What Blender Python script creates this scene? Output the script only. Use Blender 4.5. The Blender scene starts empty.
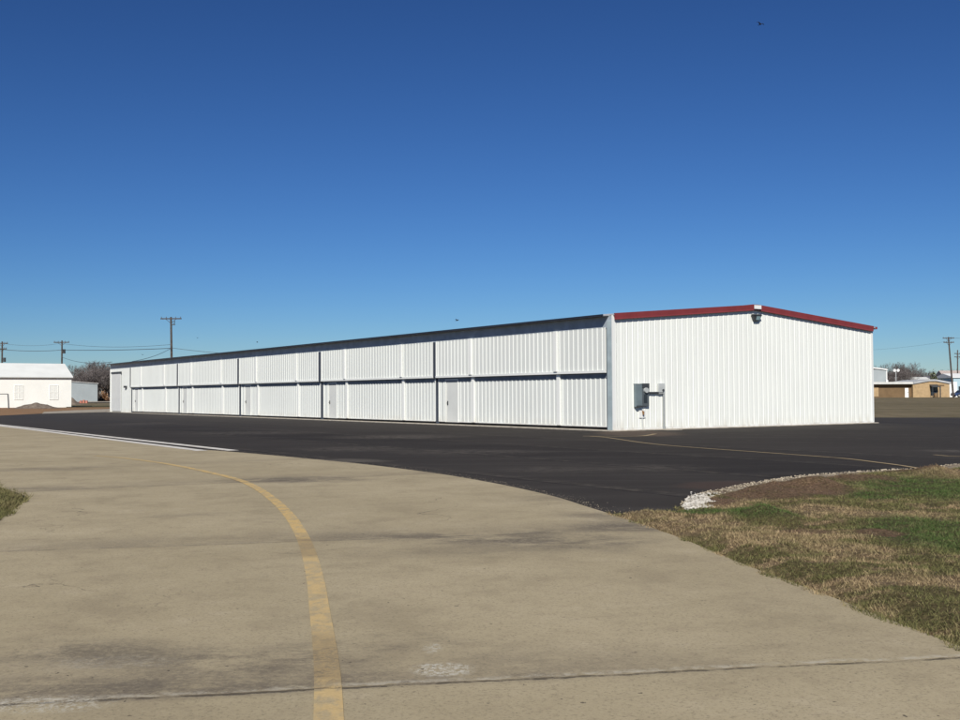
import bpy, math, random
import numpy as np
from mathutils import Vector, Matrix, noise
random.seed(7); rng = np.random.default_rng(7)
scene = bpy.context.scene
COL = scene.collection

# ------------------------------------------------------------------ camera model
EYE = 1.45; F = 1064.0; PITCH = .0328; ROLL = -.0054
_f = np.array([0, math.cos(PITCH), math.sin(PITCH)]); _u = np.array([0, -math.sin(PITCH), math.cos(PITCH)]); _r = np.array([1., 0, 0])
CR = math.cos(ROLL)*_r + math.sin(ROLL)*_u; CU = -math.sin(ROLL)*_r + math.cos(ROLL)*_u; CF = _f
def ray(px, py):
    d = CF + CR*(px-480)/F + CU*(360-py)/F
    return d/d[1]
def G(px, py, z=0.0):
    """surveyed ground point read off the photograph"""
    d = ray(px, py); t = (z-EYE)/d[2]
    return (d[0]*t, d[1]*t)
def at(px, py, Y):
    d = ray(px, py)*Y
    return Vector((d[0], d[1], EYE+d[2]))
def smooth(a, b, x):
    t = min(1, max(0, (x-a)/(b-a))); return t*t*(3-2*t)
def zt(x, y): return .45*smooth(165, 225, y)

# ------------------------------------------------------------------ tagging
def tag(o, label=None, cat=None, group=None, kind=None):
    if label: o['label'] = label
    if cat: o['category'] = cat
    if group: o['group'] = group
    if kind: o['kind'] = kind
    return o
def empty(name, loc=(0, 0, 0), rz=0, label=None, cat=None, group=None):
    o = bpy.data.objects.new(name, None); COL.objects.link(o)
    o.location = loc; o.rotation_euler = (0, 0, rz); o.empty_display_size = .3
    return tag(o, label, cat, group)
def copy_tree(o, parent=None):
    c = o.copy(); COL.objects.link(c); c.parent = parent
    for ch in [k for k in bpy.data.objects if k.parent == o and k != c]: copy_tree(ch, c)
    return c

class MB:
    def __init__(s): s.v = []; s.f = []; s.mi = []
    def poly(s, pts, m=0):
        n = len(s.v); s.v += [tuple(p) for p in pts]; s.f.append(tuple(range(n, n+len(pts)))); s.mi.append(m); return s
    def box(s, x0, x1, y0, y1, z0, z1, m=0):
        n = len(s.v)
        s.v += [(x0,y0,z0),(x1,y0,z0),(x1,y1,z0),(x0,y1,z0),(x0,y0,z1),(x1,y0,z1),(x1,y1,z1),(x0,y1,z1)]
        for f in ((0,3,2,1),(4,5,6,7),(0,1,5,4),(1,2,6,5),(2,3,7,6),(3,0,4,7)):
            s.f.append(tuple(n+i for i in f)); s.mi.append(m)
        return s
    def hexa(s, b, t, m=0):
        """bottom 4 pts, top 4 pts (ccw from above)"""
        n = len(s.v); s.v += [tuple(p) for p in b]+[tuple(p) for p in t]
        for f in ((0,3,2,1),(4,5,6,7),(0,1,5,4),(1,2,6,5),(2,3,7,6),(3,0,4,7)):
            s.f.append(tuple(n+i for i in f)); s.mi.append(m)
        return s
    def tube(s, pts, r, k=8, cap=True, m=0):
        pts = [Vector(p) for p in pts]; rr = r if isinstance(r, (list, tuple)) else [r]*len(pts)
        n = len(s.v)
        for i, p in enumerate(pts):
            d = (pts[min(i+1, len(pts)-1)]-pts[max(i-1, 0)]).normalized()
            a = d.cross(Vector((0, 0, 1)));
            if a.length < 1e-3: a = d.cross(Vector((1, 0, 0)))
            a.normalize(); b = d.cross(a)
            for j in range(k):
                t = 2*math.pi*j/k; s.v.append(tuple(p+(a*math.cos(t)+b*math.sin(t))*rr[i]))
        for i in range(len(pts)-1):
            for j in range(k):
                s.f.append((n+i*k+j, n+i*k+(j+1)%k, n+(i+1)*k+(j+1)%k, n+(i+1)*k+j)); s.mi.append(m)
        if cap:
            s.f.append(tuple(n+j for j in range(k))[::-1]); s.mi.append(m)
            s.f.append(tuple(n+(len(pts)-1)*k+j for j in range(k))); s.mi.append(m)
        return s
    def build(s, name, mat, parent=None, bevel=0, smooth_=False):
        me = bpy.data.meshes.new(name); me.from_pydata(s.v, [], s.f)
        for m in (mat if isinstance(mat, (list, tuple)) else [mat]): me.materials.append(m)
        if any(s.mi): me.polygons.foreach_set('material_index', s.mi)
        if smooth_: me.polygons.foreach_set('use_smooth', [True]*len(me.polygons))
        me.update()
        o = bpy.data.objects.new(name, me); COL.objects.link(o)
        if parent: o.parent = parent
        if bevel:
            b = o.modifiers.new('bevel', 'BEVEL'); b.width = bevel; b.segments = 2; b.limit_method = 'ANGLE'
        return o

# ------------------------------------------------------------------ node helpers
class NT:
    def __init__(s, name):
        s.m = bpy.data.materials.new(name); s.m.use_nodes = True; s.t = s.m.node_tree; s.n = s.t.nodes; s.l = s.t.links
        s.b = s.n['Principled BSDF']; s.tc = s.n.new('ShaderNodeTexCoord'); s._pos = s.tc.outputs['Object']
    def put(s, sock, v):
        if isinstance(v, (int, float)): sock.default_value = v
        elif isinstance(v, (tuple, list)): sock.default_value = tuple(v) if len(v) == len(sock.default_value) else tuple(v)+(1,)*(len(sock.default_value)-len(v))
        else: s.l.new(v, sock)
    def math(s, op, a, b=0.0, c=None, clamp=False):
        x = s.n.new('ShaderNodeMath'); x.operation = op; x.use_clamp = clamp
        s.put(x.inputs[0], a); s.put(x.inputs[1], b)
        if c is not None: s.put(x.inputs[2], c)
        return x.outputs[0]
    def noise(s, scale, detail=4, rough=.55, vec=None, stretch=None, rotz=0, dist=0):
        v = vec or s._pos
        if stretch or rotz:
            mp = s.n.new('ShaderNodeMapping'); s.l.new(v, mp.inputs[0]); mp.vector_type = 'POINT'
            mp.inputs['Rotation'].default_value = (0, 0, rotz); mp.inputs['Scale'].default_value = stretch or (1, 1, 1); v = mp.outputs[0]
        x = s.n.new('ShaderNodeTexNoise'); s.l.new(v, x.inputs['Vector']); x.inputs['Scale'].default_value = scale
        x.inputs['Detail'].default_value = detail; x.inputs['Roughness'].default_value = rough; x.inputs['Distortion'].default_value = dist
        return x.outputs['Fac']
    def ramp(s, fac, stops):
        x = s.n.new('ShaderNodeMapRange'); x.interpolation_type = 'SMOOTHSTEP'
        s.put(x.inputs[0], fac); (a, va), (b, vb) = stops
        x.inputs[1].default_value = a; x.inputs[2].default_value = b; x.inputs[3].default_value = va; x.inputs[4].default_value = vb
        return x.outputs[0]
    def mix(s, fac, a, b, mode='MIX'):
        x = s.n.new('ShaderNodeMix'); x.data_type = 'RGBA'; x.blend_type = mode; x.clamp_factor = True
        s.put(x.inputs[0], fac); s.put(x.inputs[6], a); s.put(x.inputs[7], b); return x.outputs[2]
    def xyz(s):
        x = s.n.new('ShaderNodeSeparateXYZ'); s.l.new(s._pos, x.inputs[0]); return x.outputs
    def bump(s, h, strength=.3, dist=.02):
        x = s.n.new('ShaderNodeBump'); x.inputs['Strength'].default_value = strength; x.inputs['Distance'].default_value = dist
        s.put(x.inputs['Height'], h); s.l.new(x.outputs[0], s.b.inputs['Normal']); return x
    def out(s, col, rough=.8, spec=.3, metal=0):
        s.put(s.b.inputs['Base Color'], col); s.put(s.b.inputs['Roughness'], rough)
        s.put(s.b.inputs['Specular IOR Level'], spec); s.put(s.b.inputs['Metallic'], metal); return s.m
def simple(name, c, rough=.6, spec=.35, var=.12, scale=2.0, metal=0, bump=0):
    t = NT(name); n = t.noise(scale, 5)
    lo = tuple(v*(1-var) for v in c); hi = tuple(min(1, v*(1+var)) for v in c)
    if bump: t.bump(t.noise(scale*12, 3), bump, .01)
    return t.out(t.mix(t.ramp(n, ((.3, 0), (.7, 1))), lo, hi), rough, spec, metal)

def blob(t, cx, cy, rx, ry, rot=0, soft=.35, wob=.45, wn=None, x=None, y=None):
    """factor 1 inside an ellipse with a ragged edge"""
    c, s_ = math.cos(rot), math.sin(rot)
    dx = t.math('SUBTRACT', x, cx); dy = t.math('SUBTRACT', y, cy)
    a = t.math('ADD', t.math('MULTIPLY', dx, c/rx), t.math('MULTIPLY', dy, s_/rx))
    b = t.math('ADD', t.math('MULTIPLY', dx, -s_/ry), t.math('MULTIPLY', dy, c/ry))
    d = t.math('SQRT', t.math('ADD', t.math('MULTIPLY', a, a), t.math('MULTIPLY', b, b)))
    d = t.math('ADD', d, t.math('MULTIPLY', t.math('SUBTRACT', wn, .5), wob*2))
    return t.ramp(d, ((1-soft, 1), (1+soft*.5, 0)))
def px_blob(t, px, py, hw, hh, **k):
    """ellipse given by where it lies in the survey photo, turned into metres on the ground"""
    X, Y = G(px, py); x1, _ = G(px+hw, py); _, ya = G(px, py-hh); _, yb = G(px, py+hh)
    return blob(t, X, (ya+yb)/2, abs(x1-X), max(.15, (ya-yb)/2), **k)

# ------------------------------------------------------------------ materials
M = {}
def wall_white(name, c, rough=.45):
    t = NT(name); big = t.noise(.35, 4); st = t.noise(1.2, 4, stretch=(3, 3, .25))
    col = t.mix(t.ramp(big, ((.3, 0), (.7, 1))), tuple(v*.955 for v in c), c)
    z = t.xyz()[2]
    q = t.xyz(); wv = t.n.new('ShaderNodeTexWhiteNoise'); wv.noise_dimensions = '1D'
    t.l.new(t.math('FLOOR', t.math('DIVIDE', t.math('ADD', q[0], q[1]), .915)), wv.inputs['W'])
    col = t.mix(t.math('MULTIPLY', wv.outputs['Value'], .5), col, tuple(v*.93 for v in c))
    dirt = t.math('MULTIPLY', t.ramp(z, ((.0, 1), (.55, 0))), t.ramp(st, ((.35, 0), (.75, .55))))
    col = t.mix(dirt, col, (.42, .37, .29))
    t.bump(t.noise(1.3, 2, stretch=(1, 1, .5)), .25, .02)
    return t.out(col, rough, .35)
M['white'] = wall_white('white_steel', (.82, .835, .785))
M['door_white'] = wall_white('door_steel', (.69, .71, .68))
M['trim_white'] = wall_white('white_trim', (.80, .81, .78))
M['galv_trim'] = simple('grey_trim', (.36, .43, .45), .45, .4)
M['walk_door'] = simple('walk_door_paint', (.65, .66, .63), .5, .35, .03)
M['slide_door'] = simple('sliding_door_paint', (.66, .67, .65), .5, .35, .03)
M['meter'] = simple('meter_grey', (.085, .10, .11), .5)
M['conduit'] = simple('conduit_grey', (.30, .32, .32), .5)
M['red'] = simple('red_trim', (.235, .042, .046), .45, .4, .08)
M['gutter'] = simple('charcoal_gutter', (.018, .022, .035), .4, .4)
M['header'] = simple('shade_dark_header', (.36, .41, .46), .5)  # white header, colour darkened to deepen the eave shadow
M['post'] = simple('gap_shade_dark', (.05, .06, .08), .6)
M['fold_shade'] = simple('slate_fold_shade', (.20, .23, .27), .6)
M['rubber'] = simple('black_rubber', (.015, .015, .016), .8, .2)
M['roof'] = simple('galvalume_roof', (.45, .46, .47), .4, .5, metal=.3)
M['dark'] = simple('dark_metal', (.05, .055, .06), .5, .4)
M['grey_metal'] = simple('grey_cabinet', (.15, .19, .205), .5, .4)
M['light_metal'] = simple('light_metal', (.45, .47, .46), .45, .4)
M['glass'] = simple('lamp_glass', (.25, .36, .38), .15, .6)
M['cement'] = simple('foundation_cement', (.40, .36, .30), .9, .2, .2, 3, bump=.3)
M['wood'] = simple('pole_wood', (.085, .07, .06), .9, .15, .3, 4, bump=.4)
M['wire'] = simple('wire', (.06, .065, .075), .6)
M['ceramic'] = simple('insulator', (.12, .12, .13), .3, .5)
M['bark'] = simple('bark', (.095, .078, .068), .95, .1, .25, 3)
M['twig'] = simple('twigs', (.155, .135, .128), .95, .1, .3, .6)
M['cottage'] = simple('white_boards', (.88, .88, .82), .7, .2, .03, .5)
M['cottage_roof'] = simple('white_roof', (.72, .73, .70), .6, .3, .04, .6)
M['cottage_win'] = simple('pale_window', (.79, .80, .75), .5, .4, .04, 3)
M['eave_dark'] = simple('eave_gap_shade', (.16, .16, .15), .7)
M['shed'] = simple('grey_shed_steel', (.36, .40, .41), .6, .3, .06, .4)
M['tan'] = simple('tan_brick', (.43, .305, .17), .85, .2, .1, 1.5)
M['brown'] = simple('brown_brick', (.175, .115, .062), .85, .2, .15, .6)
M['trimpale'] = simple('pale_trim', (.60, .60, .57), .6, .3, .08, 1)
M['flatroof'] = simple('flat_roof', (.40, .41, .42), .8, .2, .15, .5)
M['pale_blue'] = simple('pale_blue_steel', (.38, .52, .58), .5, .3, .08, .8)
M['blue_paint'] = simple('dark_blue_paint', (.03, .055, .14), .3, .5)
M['window'] = simple('dark_glass', (.03, .04, .05), .1, .6)
M['orange'] = simple('orange_plastic', (.38, .13, .085), .6)
M['tyre'] = simple('tyre', (.02, .02, .02), .9)
M['bird'] = simple('bird_plumage', (.03, .032, .04), .8, .1)
M['shrub'] = simple('shrub_leaf', (.16, .17, .07), .9, .1, .3, 4)
M['brush'] = simple('dry_brush', (.50, .33, .20), .95, .1, .35, 2)
M['roof_dark'] = simple('shingle', (.12, .12, .14), .9, .1, .2, 2)
M['white_plain'] = simple('white_paint', (.78, .78, .76), .6, .3, .05, 2)
M['rust'] = simple('rusty_brass', (.22, .12, .05), .6, .4)

# --- ground tint (shared by soil and blades of the verge)
GREEN = [(965,495,108,15), (975,545,100,25), (870,500,30,5), (762,520,40,7), (700,516,30,4), (1060,510,90,18)]
DIRT = [(790,492,58,9), (845,482,50,5), (925,475,55,4), (765,499,46,6), (715,505,26,4), (880,538,26,4), (800,536,30,3)]
STRAW = [(690,531,66,10), (775,545,70,9), (850,556,60,8), (915,588,60,8), (650,518,30,6), (900,519,60,5), (945,481,30,4), (830,515,50,6)]
def verge_tint(t, tip=1.0, soil=False):
    p = t.xyz(); x, y = p[0], p[1]
    w1 = t.noise(1.1, 5); w2 = t.noise(5.0, 4); w3 = t.noise(28, 4, .65)
    w = t.math('ADD', t.math('MULTIPLY', w1, .55), t.math('MULTIPLY', w2, .45))
    isl_f = t.ramp(x, ((-4.6, 1), (-4.0, 0)))
    straw = t.mix(t.ramp(w3, ((.3, 0), (.7, 1))), (.15*tip, .108*tip, .060*tip), (.36*tip, .275*tip, .155*tip))
    olive = t.mix(t.ramp(w3, ((.3, 0), (.7, 1))), (.052*tip, .056*tip, .021*tip), (.14*tip, .135*tip, .052*tip))
    green = t.mix(t.ramp(w3, ((.3, 0), (.7, 1))), (.026*tip, .050*tip, .013*tip), (.066*tip, .108*tip, .030*tip))
    dirt = t.mix(t.ramp(w3, ((.35, 0), (.7, 1))), (.085, .050, .031), (.24, .155, .10))
    col = t.mix(t.ramp(w, ((.42, 0), (.53, 1))), straw, olive)
    sf = None
    for g in STRAW:
        b = px_blob(t, g[0], g[1], g[2], g[3], wn=w, x=x, y=y); sf = b if sf is None else t.math('MAXIMUM', sf, b)
    col = t.mix(t.math('MULTIPLY', sf, t.ramp(w2, ((.3, 1), (.7, .5)))), col, straw)
    gf = None
    for g in GREEN:
        b = px_blob(t, g[0], g[1], g[2], g[3], wn=w, x=x, y=y); gf = b if gf is None else t.math('MAXIMUM', gf, b)
    col = t.mix(t.math('MULTIPLY', gf, t.ramp(w2, ((.3, .7), (.55, 1)))), col, green)
    col = t.mix(t.math('MULTIPLY', isl_f, .75), col, olive)
    df = None
    for g in DIRT:
        b = px_blob(t, g[0], g[1], g[2], g[3], wn=w, x=x, y=y); df = b if df is None else t.math('MAXIMUM', df, b)
    col = t.mix(t.math('MULTIPLY', df, t.ramp(w2, ((.3, .9), (.7, .55)))), col, dirt)
    if soil: col = t.mix(.35, col, dirt)
    return col, w3
t = NT('verge_soil'); c, h = verge_tint(t, .85, True); t.bump(t.noise(18, 6, .7), .9, .05); M['verge'] = t.out(c, .95, .1)
t = NT('grass_blades'); c, h = verge_tint(t, 1.25)
oi = t.noise(60, 2); c = t.mix(t.ramp(oi, ((.45, 0), (.7, .4))), c, t.mix(.5, c, (.42, .32, .17)))
M['blade'] = t.out(c, .8, .15)

# --- wide terrain: dormant field
t = NT('dormant_field'); p = t.xyz()
a = t.noise(.05, 6, .65, stretch=(.5, 2.2, 1)); b = t.noise(1.3, 6, .8, stretch=(1, .10, 1)); c_ = t.noise(.2, 5, .7, stretch=(.3, 1.0, 1))
col = t.mix(t.ramp(a, ((.35, 0), (.65, 1))), (.155, .128, .078), (.225, .182, .118))
col = t.mix(t.ramp(c_, ((.45, 0), (.65, .45))), col, (.11, .10, .055))
col = t.mix(t.ramp(b, ((.35, .65), (.6, 0))), col, (.07, .06, .032))
dl = t.math('MULTIPLY', t.ramp(p[0], ((-30, 1), (-24, 0))), t.ramp(p[1], ((150, 1), (166, 0))))
dirt = t.mix(t.ramp(t.noise(.25, 5), ((.35, 0), (.65, 1))), (.20, .12, .062), (.30, .19, .105))
col = t.mix(t.math('MULTIPLY', dl, .9), col, dirt)
t.bump(t.noise(6, 5, .7), .6, .06); M['field'] = t.out(col, .95, .1)

t = NT('pale_gravel_road'); M['road'] = t.out(t.mix(t.ramp(t.noise(1.5, 6, .7), ((.3, 0), (.7, 1))), (.27, .23, .18), (.40, .36, .29)), .95, .15)
t = NT('dark_turf'); M['turf'] = t.out(t.mix(t.ramp(t.noise(.6, 6, .7), ((.3, 0), (.7, 1))), (.085, .088, .045), (.15, .13, .075)), .95, .1)
t = NT('brown_dirt'); M['dirt'] = t.out(t.mix(t.ramp(t.noise(.35, 6, .65, stretch=(1, 2, 1)), ((.3, 0), (.7, 1))), (.19, .115, .06), (.31, .19, .105)), .95, .1)
t = NT('gravel_heap'); t.bump(t.noise(5, 5, .7), .8, .1); M['heap'] = t.out(t.mix(t.ramp(t.noise(2.5, 6, .7), ((.3, 0), (.7, 1))), (.13, .10, .08), (.24, .20, .16)), .95, .1)

# --- asphalt
e1c, e1s = math.cos(.594), math.sin(.594)
t = NT('fresh_asphalt'); p = t.xyz()
a = t.noise(.12, 5); st = t.noise(.55, 5, .6, stretch=(.35, 2.4, 1), rotz=-.594+math.pi/2); fi = t.noise(95, 3, .8); md = t.noise(7, 5, .7)
col = t.mix(t.ramp(a, ((.3, 0), (.7, 1))), (.031, .0265, .023), (.045, .039, .0335))
col = t.mix(t.ramp(st, ((.46, 0), (.70, .6))), col, (.074, .066, .059))
col = t.mix(t.ramp(fi, ((.42, .45), (.72, 0))), col, (.014, .013, .013))
col = t.mix(t.ramp(fi, ((.62, 0), (.82, .7))), col, (.15, .14, .13))
col = t.mix(t.ramp(md, ((.5, 0), (.75, .28))), col, (.07, .062, .055))
col = t.mix(t.ramp(p[1], ((36, 0), (80, .40))), col, (.068, .065, .066))
x, y = p[0], p[1]; wn = t.noise(1.2, 5)
sl_ = t.math('ADD', t.math('ADD', t.math('MULTIPLY', x, e1c), t.math('MULTIPLY', y, e1s)), t.math('MULTIPLY', t.noise(.6, 3), .12))
lane = t.math('DIVIDE', sl_, 3.6); wl1 = t.n.new('ShaderNodeTexWhiteNoise'); wl1.noise_dimensions = '1D'; t.l.new(t.math('FLOOR', lane), wl1.inputs['W'])
col = t.mix(t.math('MULTIPLY', wl1.outputs['Value'], .35), col, (.062, .054, .046))
fr_l = t.math('FRACT', lane); seam = t.math('MULTIPLY', t.ramp(fr_l, ((.012, 1), (.024, 0))), t.ramp(t.noise(1.5, 5, .7), ((.35, .2), (.6, .9))))
col = t.mix(seam, col, (.014, .012, .011))
seam2 = t.math('MULTIPLY', t.math('MULTIPLY', t.ramp(fr_l, ((.02, 0), (.04, 1))), t.ramp(fr_l, ((.05, 1), (.16, 0)))), t.ramp(t.noise(2.5, 6, .75), ((.45, 0), (.65, .5))))
col = t.mix(seam2, col, (.12, .105, .085))
for (qx, qy, qw, qh, qk) in ((395,437,75,2.0,.5), (350,449,60,2.5,.35), (250,433,70,1.8,.35), (470,452,80,3,.3), (655,468,50,4,.3), (950,451,30,1.5,.5), (135,424,30,1.5,.3), (560,470,60,4,.25)):
    b = px_blob(t, qx, qy, qw, qh, wn=wn, x=x, y=y, soft=.8); col = t.mix(t.math('MULTIPLY', b, t.math('MULTIPLY', t.ramp(t.noise(3, 7, .8), ((.4, 0), (.6, 1))), qk)), col, (.17, .15, .125))
br = px_blob(t, 640, 433.5, 45, 3.0, wn=wn, x=x, y=y, wob=.3); br2 = px_blob(t, 735, 486, 60, 5, wn=wn, x=x, y=y)
col = t.mix(t.math('MULTIPLY', br, .75), col, (.105, .078, .058)); col = t.mix(t.math('MULTIPLY', br2, .4), col, (.095, .06, .045))
w3b = px_blob(t, 330, 461, 60, 2.2, wn=wn, x=x, y=y)
col = t.mix(t.math('MULTIPLY', w3b, .5), col, (.13, .115, .095))
t.bump(fi, .5, .006); M['asphalt'] = t.out(col, .93, .12)

# --- concrete with joints, stains and scaling
JOINTS = [((0,707.5),(955,660)), ((0,553),(640,531)), ((40,492),(330,479)), ((7,471.7),(100,468))]
def concrete_nodes(t):
    p = t.xyz(); x, y = p[0], p[1]
    big = t.noise(.22, 8, .6); mid = t.noise(1.1, 12, .74, rotz=-.3, dist=.2); fine = t.noise(55, 5, .75); sp = t.noise(9, 6, .7); m2 = t.noise(3.4, 10, .78, dist=.2)
    col = t.mix(t.ramp(big, ((.3, 0), (.7, 1))), (.356, .298, .190), (.420, .354, .232))
    col = t.mix(t.ramp(mid, ((.36, .42), (.52, 0))), col, (.250, .205, .134))
    col = t.mix(t.ramp(mid, ((.52, 0), (.70, .3))), col, (.54, .46, .33))
    col = t.mix(t.ramp(m2, ((.52, 0), (.68, .34))), col, (.265, .21, .145))
    col = t.mix(t.ramp(sp, ((.52, 0), (.8, .45))), col, (.25, .20, .138))
    col = t.mix(t.ramp(fine, ((.30, .75), (.5, 0))), col, (.165, .14, .095))
    col = t.mix(t.ramp(fine, ((.58, 0), (.8, .5))), col, (.60, .53, .41))
    h = t.math('MULTIPLY', fine, .5)
    wob = t.math('ADD', t.math('MULTIPLY', t.math('SUBTRACT', t.noise(1.1, 5, .7), .5), .10), t.math('MULTIPLY', t.math('SUBTRACT', t.noise(13, 5, .75), .5), .045))
    grain = t.ramp(t.noise(26, 6, .8), ((.36, .5), (.58, 1)))
    smear = t.noise(1.0, 12, .76, stretch=(.8, 1.3, 1), rotz=-.25, dist=.2)
    for i, (A, B) in enumerate(JOINTS):
        a = Vector(G(*A)); b = Vector(G(*B)); d = (b-a).normalized(); n = Vector((-d.y, d.x)); c = n.dot(a)
        s_ = t.math('SUBTRACT', t.math('ADD', t.math('MULTIPLY', x, n.x), t.math('MULTIPLY', y, n.y)), c)
        s_ = t.math('ADD', s_, wob); ab = t.math('ABSOLUTE', s_)
        # grime that collects on the far side of each joint
        g = t.ramp(t.math('SUBTRACT', s_, .05), ((0, 1), ((.95, 1.3, 1.6, 1.2)[i], 0)))
        g = t.math('MULTIPLY', g, t.ramp(s_, ((-.10, 0), (.03, 1))))
        g = t.math('MULTIPLY', g, t.ramp(smear, ((.36, .15), (.60, 1))))
        if i == 0: g = t.math('MULTIPLY', g, t.ramp(x, ((-.2, 1), (1.6, .15))))
        col = t.mix(t.math('MULTIPLY', t.math('MULTIPLY', g, grain), (.9, .5, .45, .3)[i]), col, (.15, .125, .095))
        # bleached lip and scaling along the joint
        sc = t.math('MULTIPLY', t.math('MULTIPLY', t.ramp(s_, ((.012, 0), (.03, 1))), t.ramp(s_, ((.04, 1), (.11, 0)))), t.ramp(t.noise(9+i, 5, .8), ((.42, 0), (.60, 1))))
        col = t.mix(t.math('MULTIPLY', sc, (.6, .12, .0, .0)[i]), col, (.50, .46, .37))
        cr = t.ramp(ab, ((.004, 1), ((.026, .022, .028, .03)[i], 0)))
        cr = t.math('MULTIPLY', cr, t.ramp(t.noise(4.3, 7, .75), ((.38, .15), (.56, 1))))
        col = t.mix(t.math('MULTIPLY', cr, (.8, .5, .5, .5)[i]), col, (.065, .052, .037))
        if i == 0: h = t.math('SUBTRACT', h, t.math('MULTIPLY', cr, 1.2))
    wn = t.noise(2.2, 5, .7)
    for (px, py, hw, hh, k) in ((443,672,34,6,.9), (45,706,75,5,.55), (120,664,70,5,.35), (432,650,10,2,.6)):
        b = px_blob(t, px, py, hw, hh, wn=wn, x=x, y=y)
        b = t.math('MULTIPLY', b, t.ramp(t.noise(38, 4, .8), ((.45, 0), (.58, 1))))
        col = t.mix(t.math('MULTIPLY', b, k), col, (.52, .49, .41))
    for (px, py, hw, hh, k) in ((520,541,130,8,.85), (420,538,110,6,.6), (625,528,50,6,.8), (290,481,62,3.2,.9), (60,470,60,2.5,.5), (620,531,90,4,.4), (300,480,70,3.2,.6), (180,516,60,3,.4), (385,653,110,14,.75), (60,655,170,14,.75), (240,664,130,15,.75), (150,688,170,10,.6), (405,640,40,5,.5), (585,545,70,7,.5), (480,553,150,7,.4), (30,490,60,3,.5), (560,500,60,8,.35), (600,516,50,5,.5), (620,515,60,9,.3)):
        b = px_blob(t, px, py, hw, hh, wn=wn, x=x, y=y, soft=.9)
        col = t.mix(t.math('MULTIPLY', b, t.math('MULTIPLY', grain, t.math('MULTIPLY', t.ramp(smear, ((.40, .1), (.56, 1))), k))), col, (.115, .098, .078))
    vor = t.n.new('ShaderNodeTexVoronoi'); vor.feature = 'DISTANCE_TO_EDGE'; vor.inputs['Scale'].default_value = .16
    mpp = t.n.new('ShaderNodeVectorMath'); mpp.operation = 'ADD'; nn = t.n.new('ShaderNodeTexNoise'); nn.inputs['Scale'].default_value = 1.4; nn.inputs['Detail'].default_value = 6; t.l.new(t._pos, nn.inputs['Vector'])
    t.l.new(t._pos, mpp.inputs[0]); t.l.new(nn.outputs['Color'], mpp.inputs[1]); t.l.new(mpp.outputs[0], vor.inputs['Vector'])
    hc = t.math('MULTIPLY', t.ramp(vor.outputs['Distance'], ((.0004, 1), (.0016, 0))), t.ramp(t.noise(.5, 4), ((.48, 0), (.60, .75))))
    col = t.mix(hc, col, (.09, .075, .055))
    # dark spots / tyre traces and small pits
    pit = t.math('MAXIMUM', t.ramp(t.noise(21, 2, .5), ((.735, 0), (.755, .85))), t.ramp(t.noise(4.3, 2, .5), ((.79, 0), (.81, .7))))
    col = t.mix(pit, col, (.06, .05, .04))
    return col, h
t = NT('old_concrete'); col, h = concrete_nodes(t); t.bump(h, .55, .008); M['concrete'] = t.out(col, .9, .15)

t = NT('worn_yellow_paint'); ccol, h = concrete_nodes(t); p = t.xyz()
w = t.noise(7, 5, .7, stretch=(1, .6, 1)); y2 = t.noise(40, 4, .8)
yel = t.mix(t.ramp(y2, ((.35, 0), (.65, 1))), (.50, .335, .125), (.65, .46, .19))
yel = t.mix(t.ramp(p[1], ((9.0, .45), (12.5, 0))), yel, (.52, .40, .22))
wear = t.ramp(w, ((.42, .12), (.60, .8)))
def band(a0, a1, b0, b1): return t.math('MULTIPLY', t.ramp(p[1], ((a0, 0), (a1, 1))), t.ramp(p[1], ((b0, 1), (b1, 0))))
f1 = t.math('MAXIMUM', band(5.35, 5.5, 6.3, 6.75), band(9.3, 9.7, 10.6, 11.0))
far = t.ramp(p[1], ((20, 0), (27, .6)))
wear = t.math('MAXIMUM', wear, t.math('MULTIPLY', f1, t.ramp(y2, ((.35, .45), (.6, .9))))); wear = t.math('MAXIMUM', wear, far)
wear = t.math('MULTIPLY', wear, t.ramp(t.noise(3, 4), ((.3, .75), (.6, 1))))
col = t.mix(wear, yel, t.mix(t.math('MULTIPLY', f1, .5), ccol, (.13, .10, .065)))
t.bump(h, .5, .006); M['yellow'] = t.out(col, .85, .2)
t = NT('apron_yellow_paint'); w = t.noise(2.2, 5, .7)
M['apron_yellow'] = t.out(t.mix(t.ramp(w, ((.5, 0), (.72, .7))), (.36, .28, .165), (.10, .085, .065)), .85, .15)
t = NT('apron_white_paint'); w = t.noise(1.6, 5, .7)
M['apron_white'] = t.out(t.mix(t.ramp(w, ((.45, 0), (.7, .55))), (.66, .63, .57), (.32, .28, .22)), .8, .2)
t = NT('limestone'); M['stone'] = t.out(t.mix(t.ramp(t.noise(9, 3), ((.3, 0), (.7, 1))), (.36, .33, .28), (.64, .61, .55)), .9, .2)
t = NT('crushed_limestone'); t.bump(t.noise(40, 4), .8, .03)
M['crush'] = t.out(t.mix(t.ramp(t.noise(3, 6, .7), ((.35, 0), (.65, 1))), (.13, .09, .058), (.36, .31, .23)), .95, .1)

# ------------------------------------------------------------------ setting: ground sheets
A = .594; e1 = Vector((math.cos(A), math.sin(A))); e2 = Vector((-math.sin(A), math.cos(A)))
C = Vector((5.22, 41.82)); W = 16.37; L = 72.6; BAY = 13.16
def sheet(name, pts, z, mat, zf=None):
    m = MB(); m.poly([(p[0], p[1], z+(zf(p[0], p[1]) if zf else 0)) for p in pts])
    o = m.build(name, mat); me = o.data
    if me.polygons[0].normal.z < 0: me.flip_normals()
    return tag(o, kind='structure')
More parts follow.
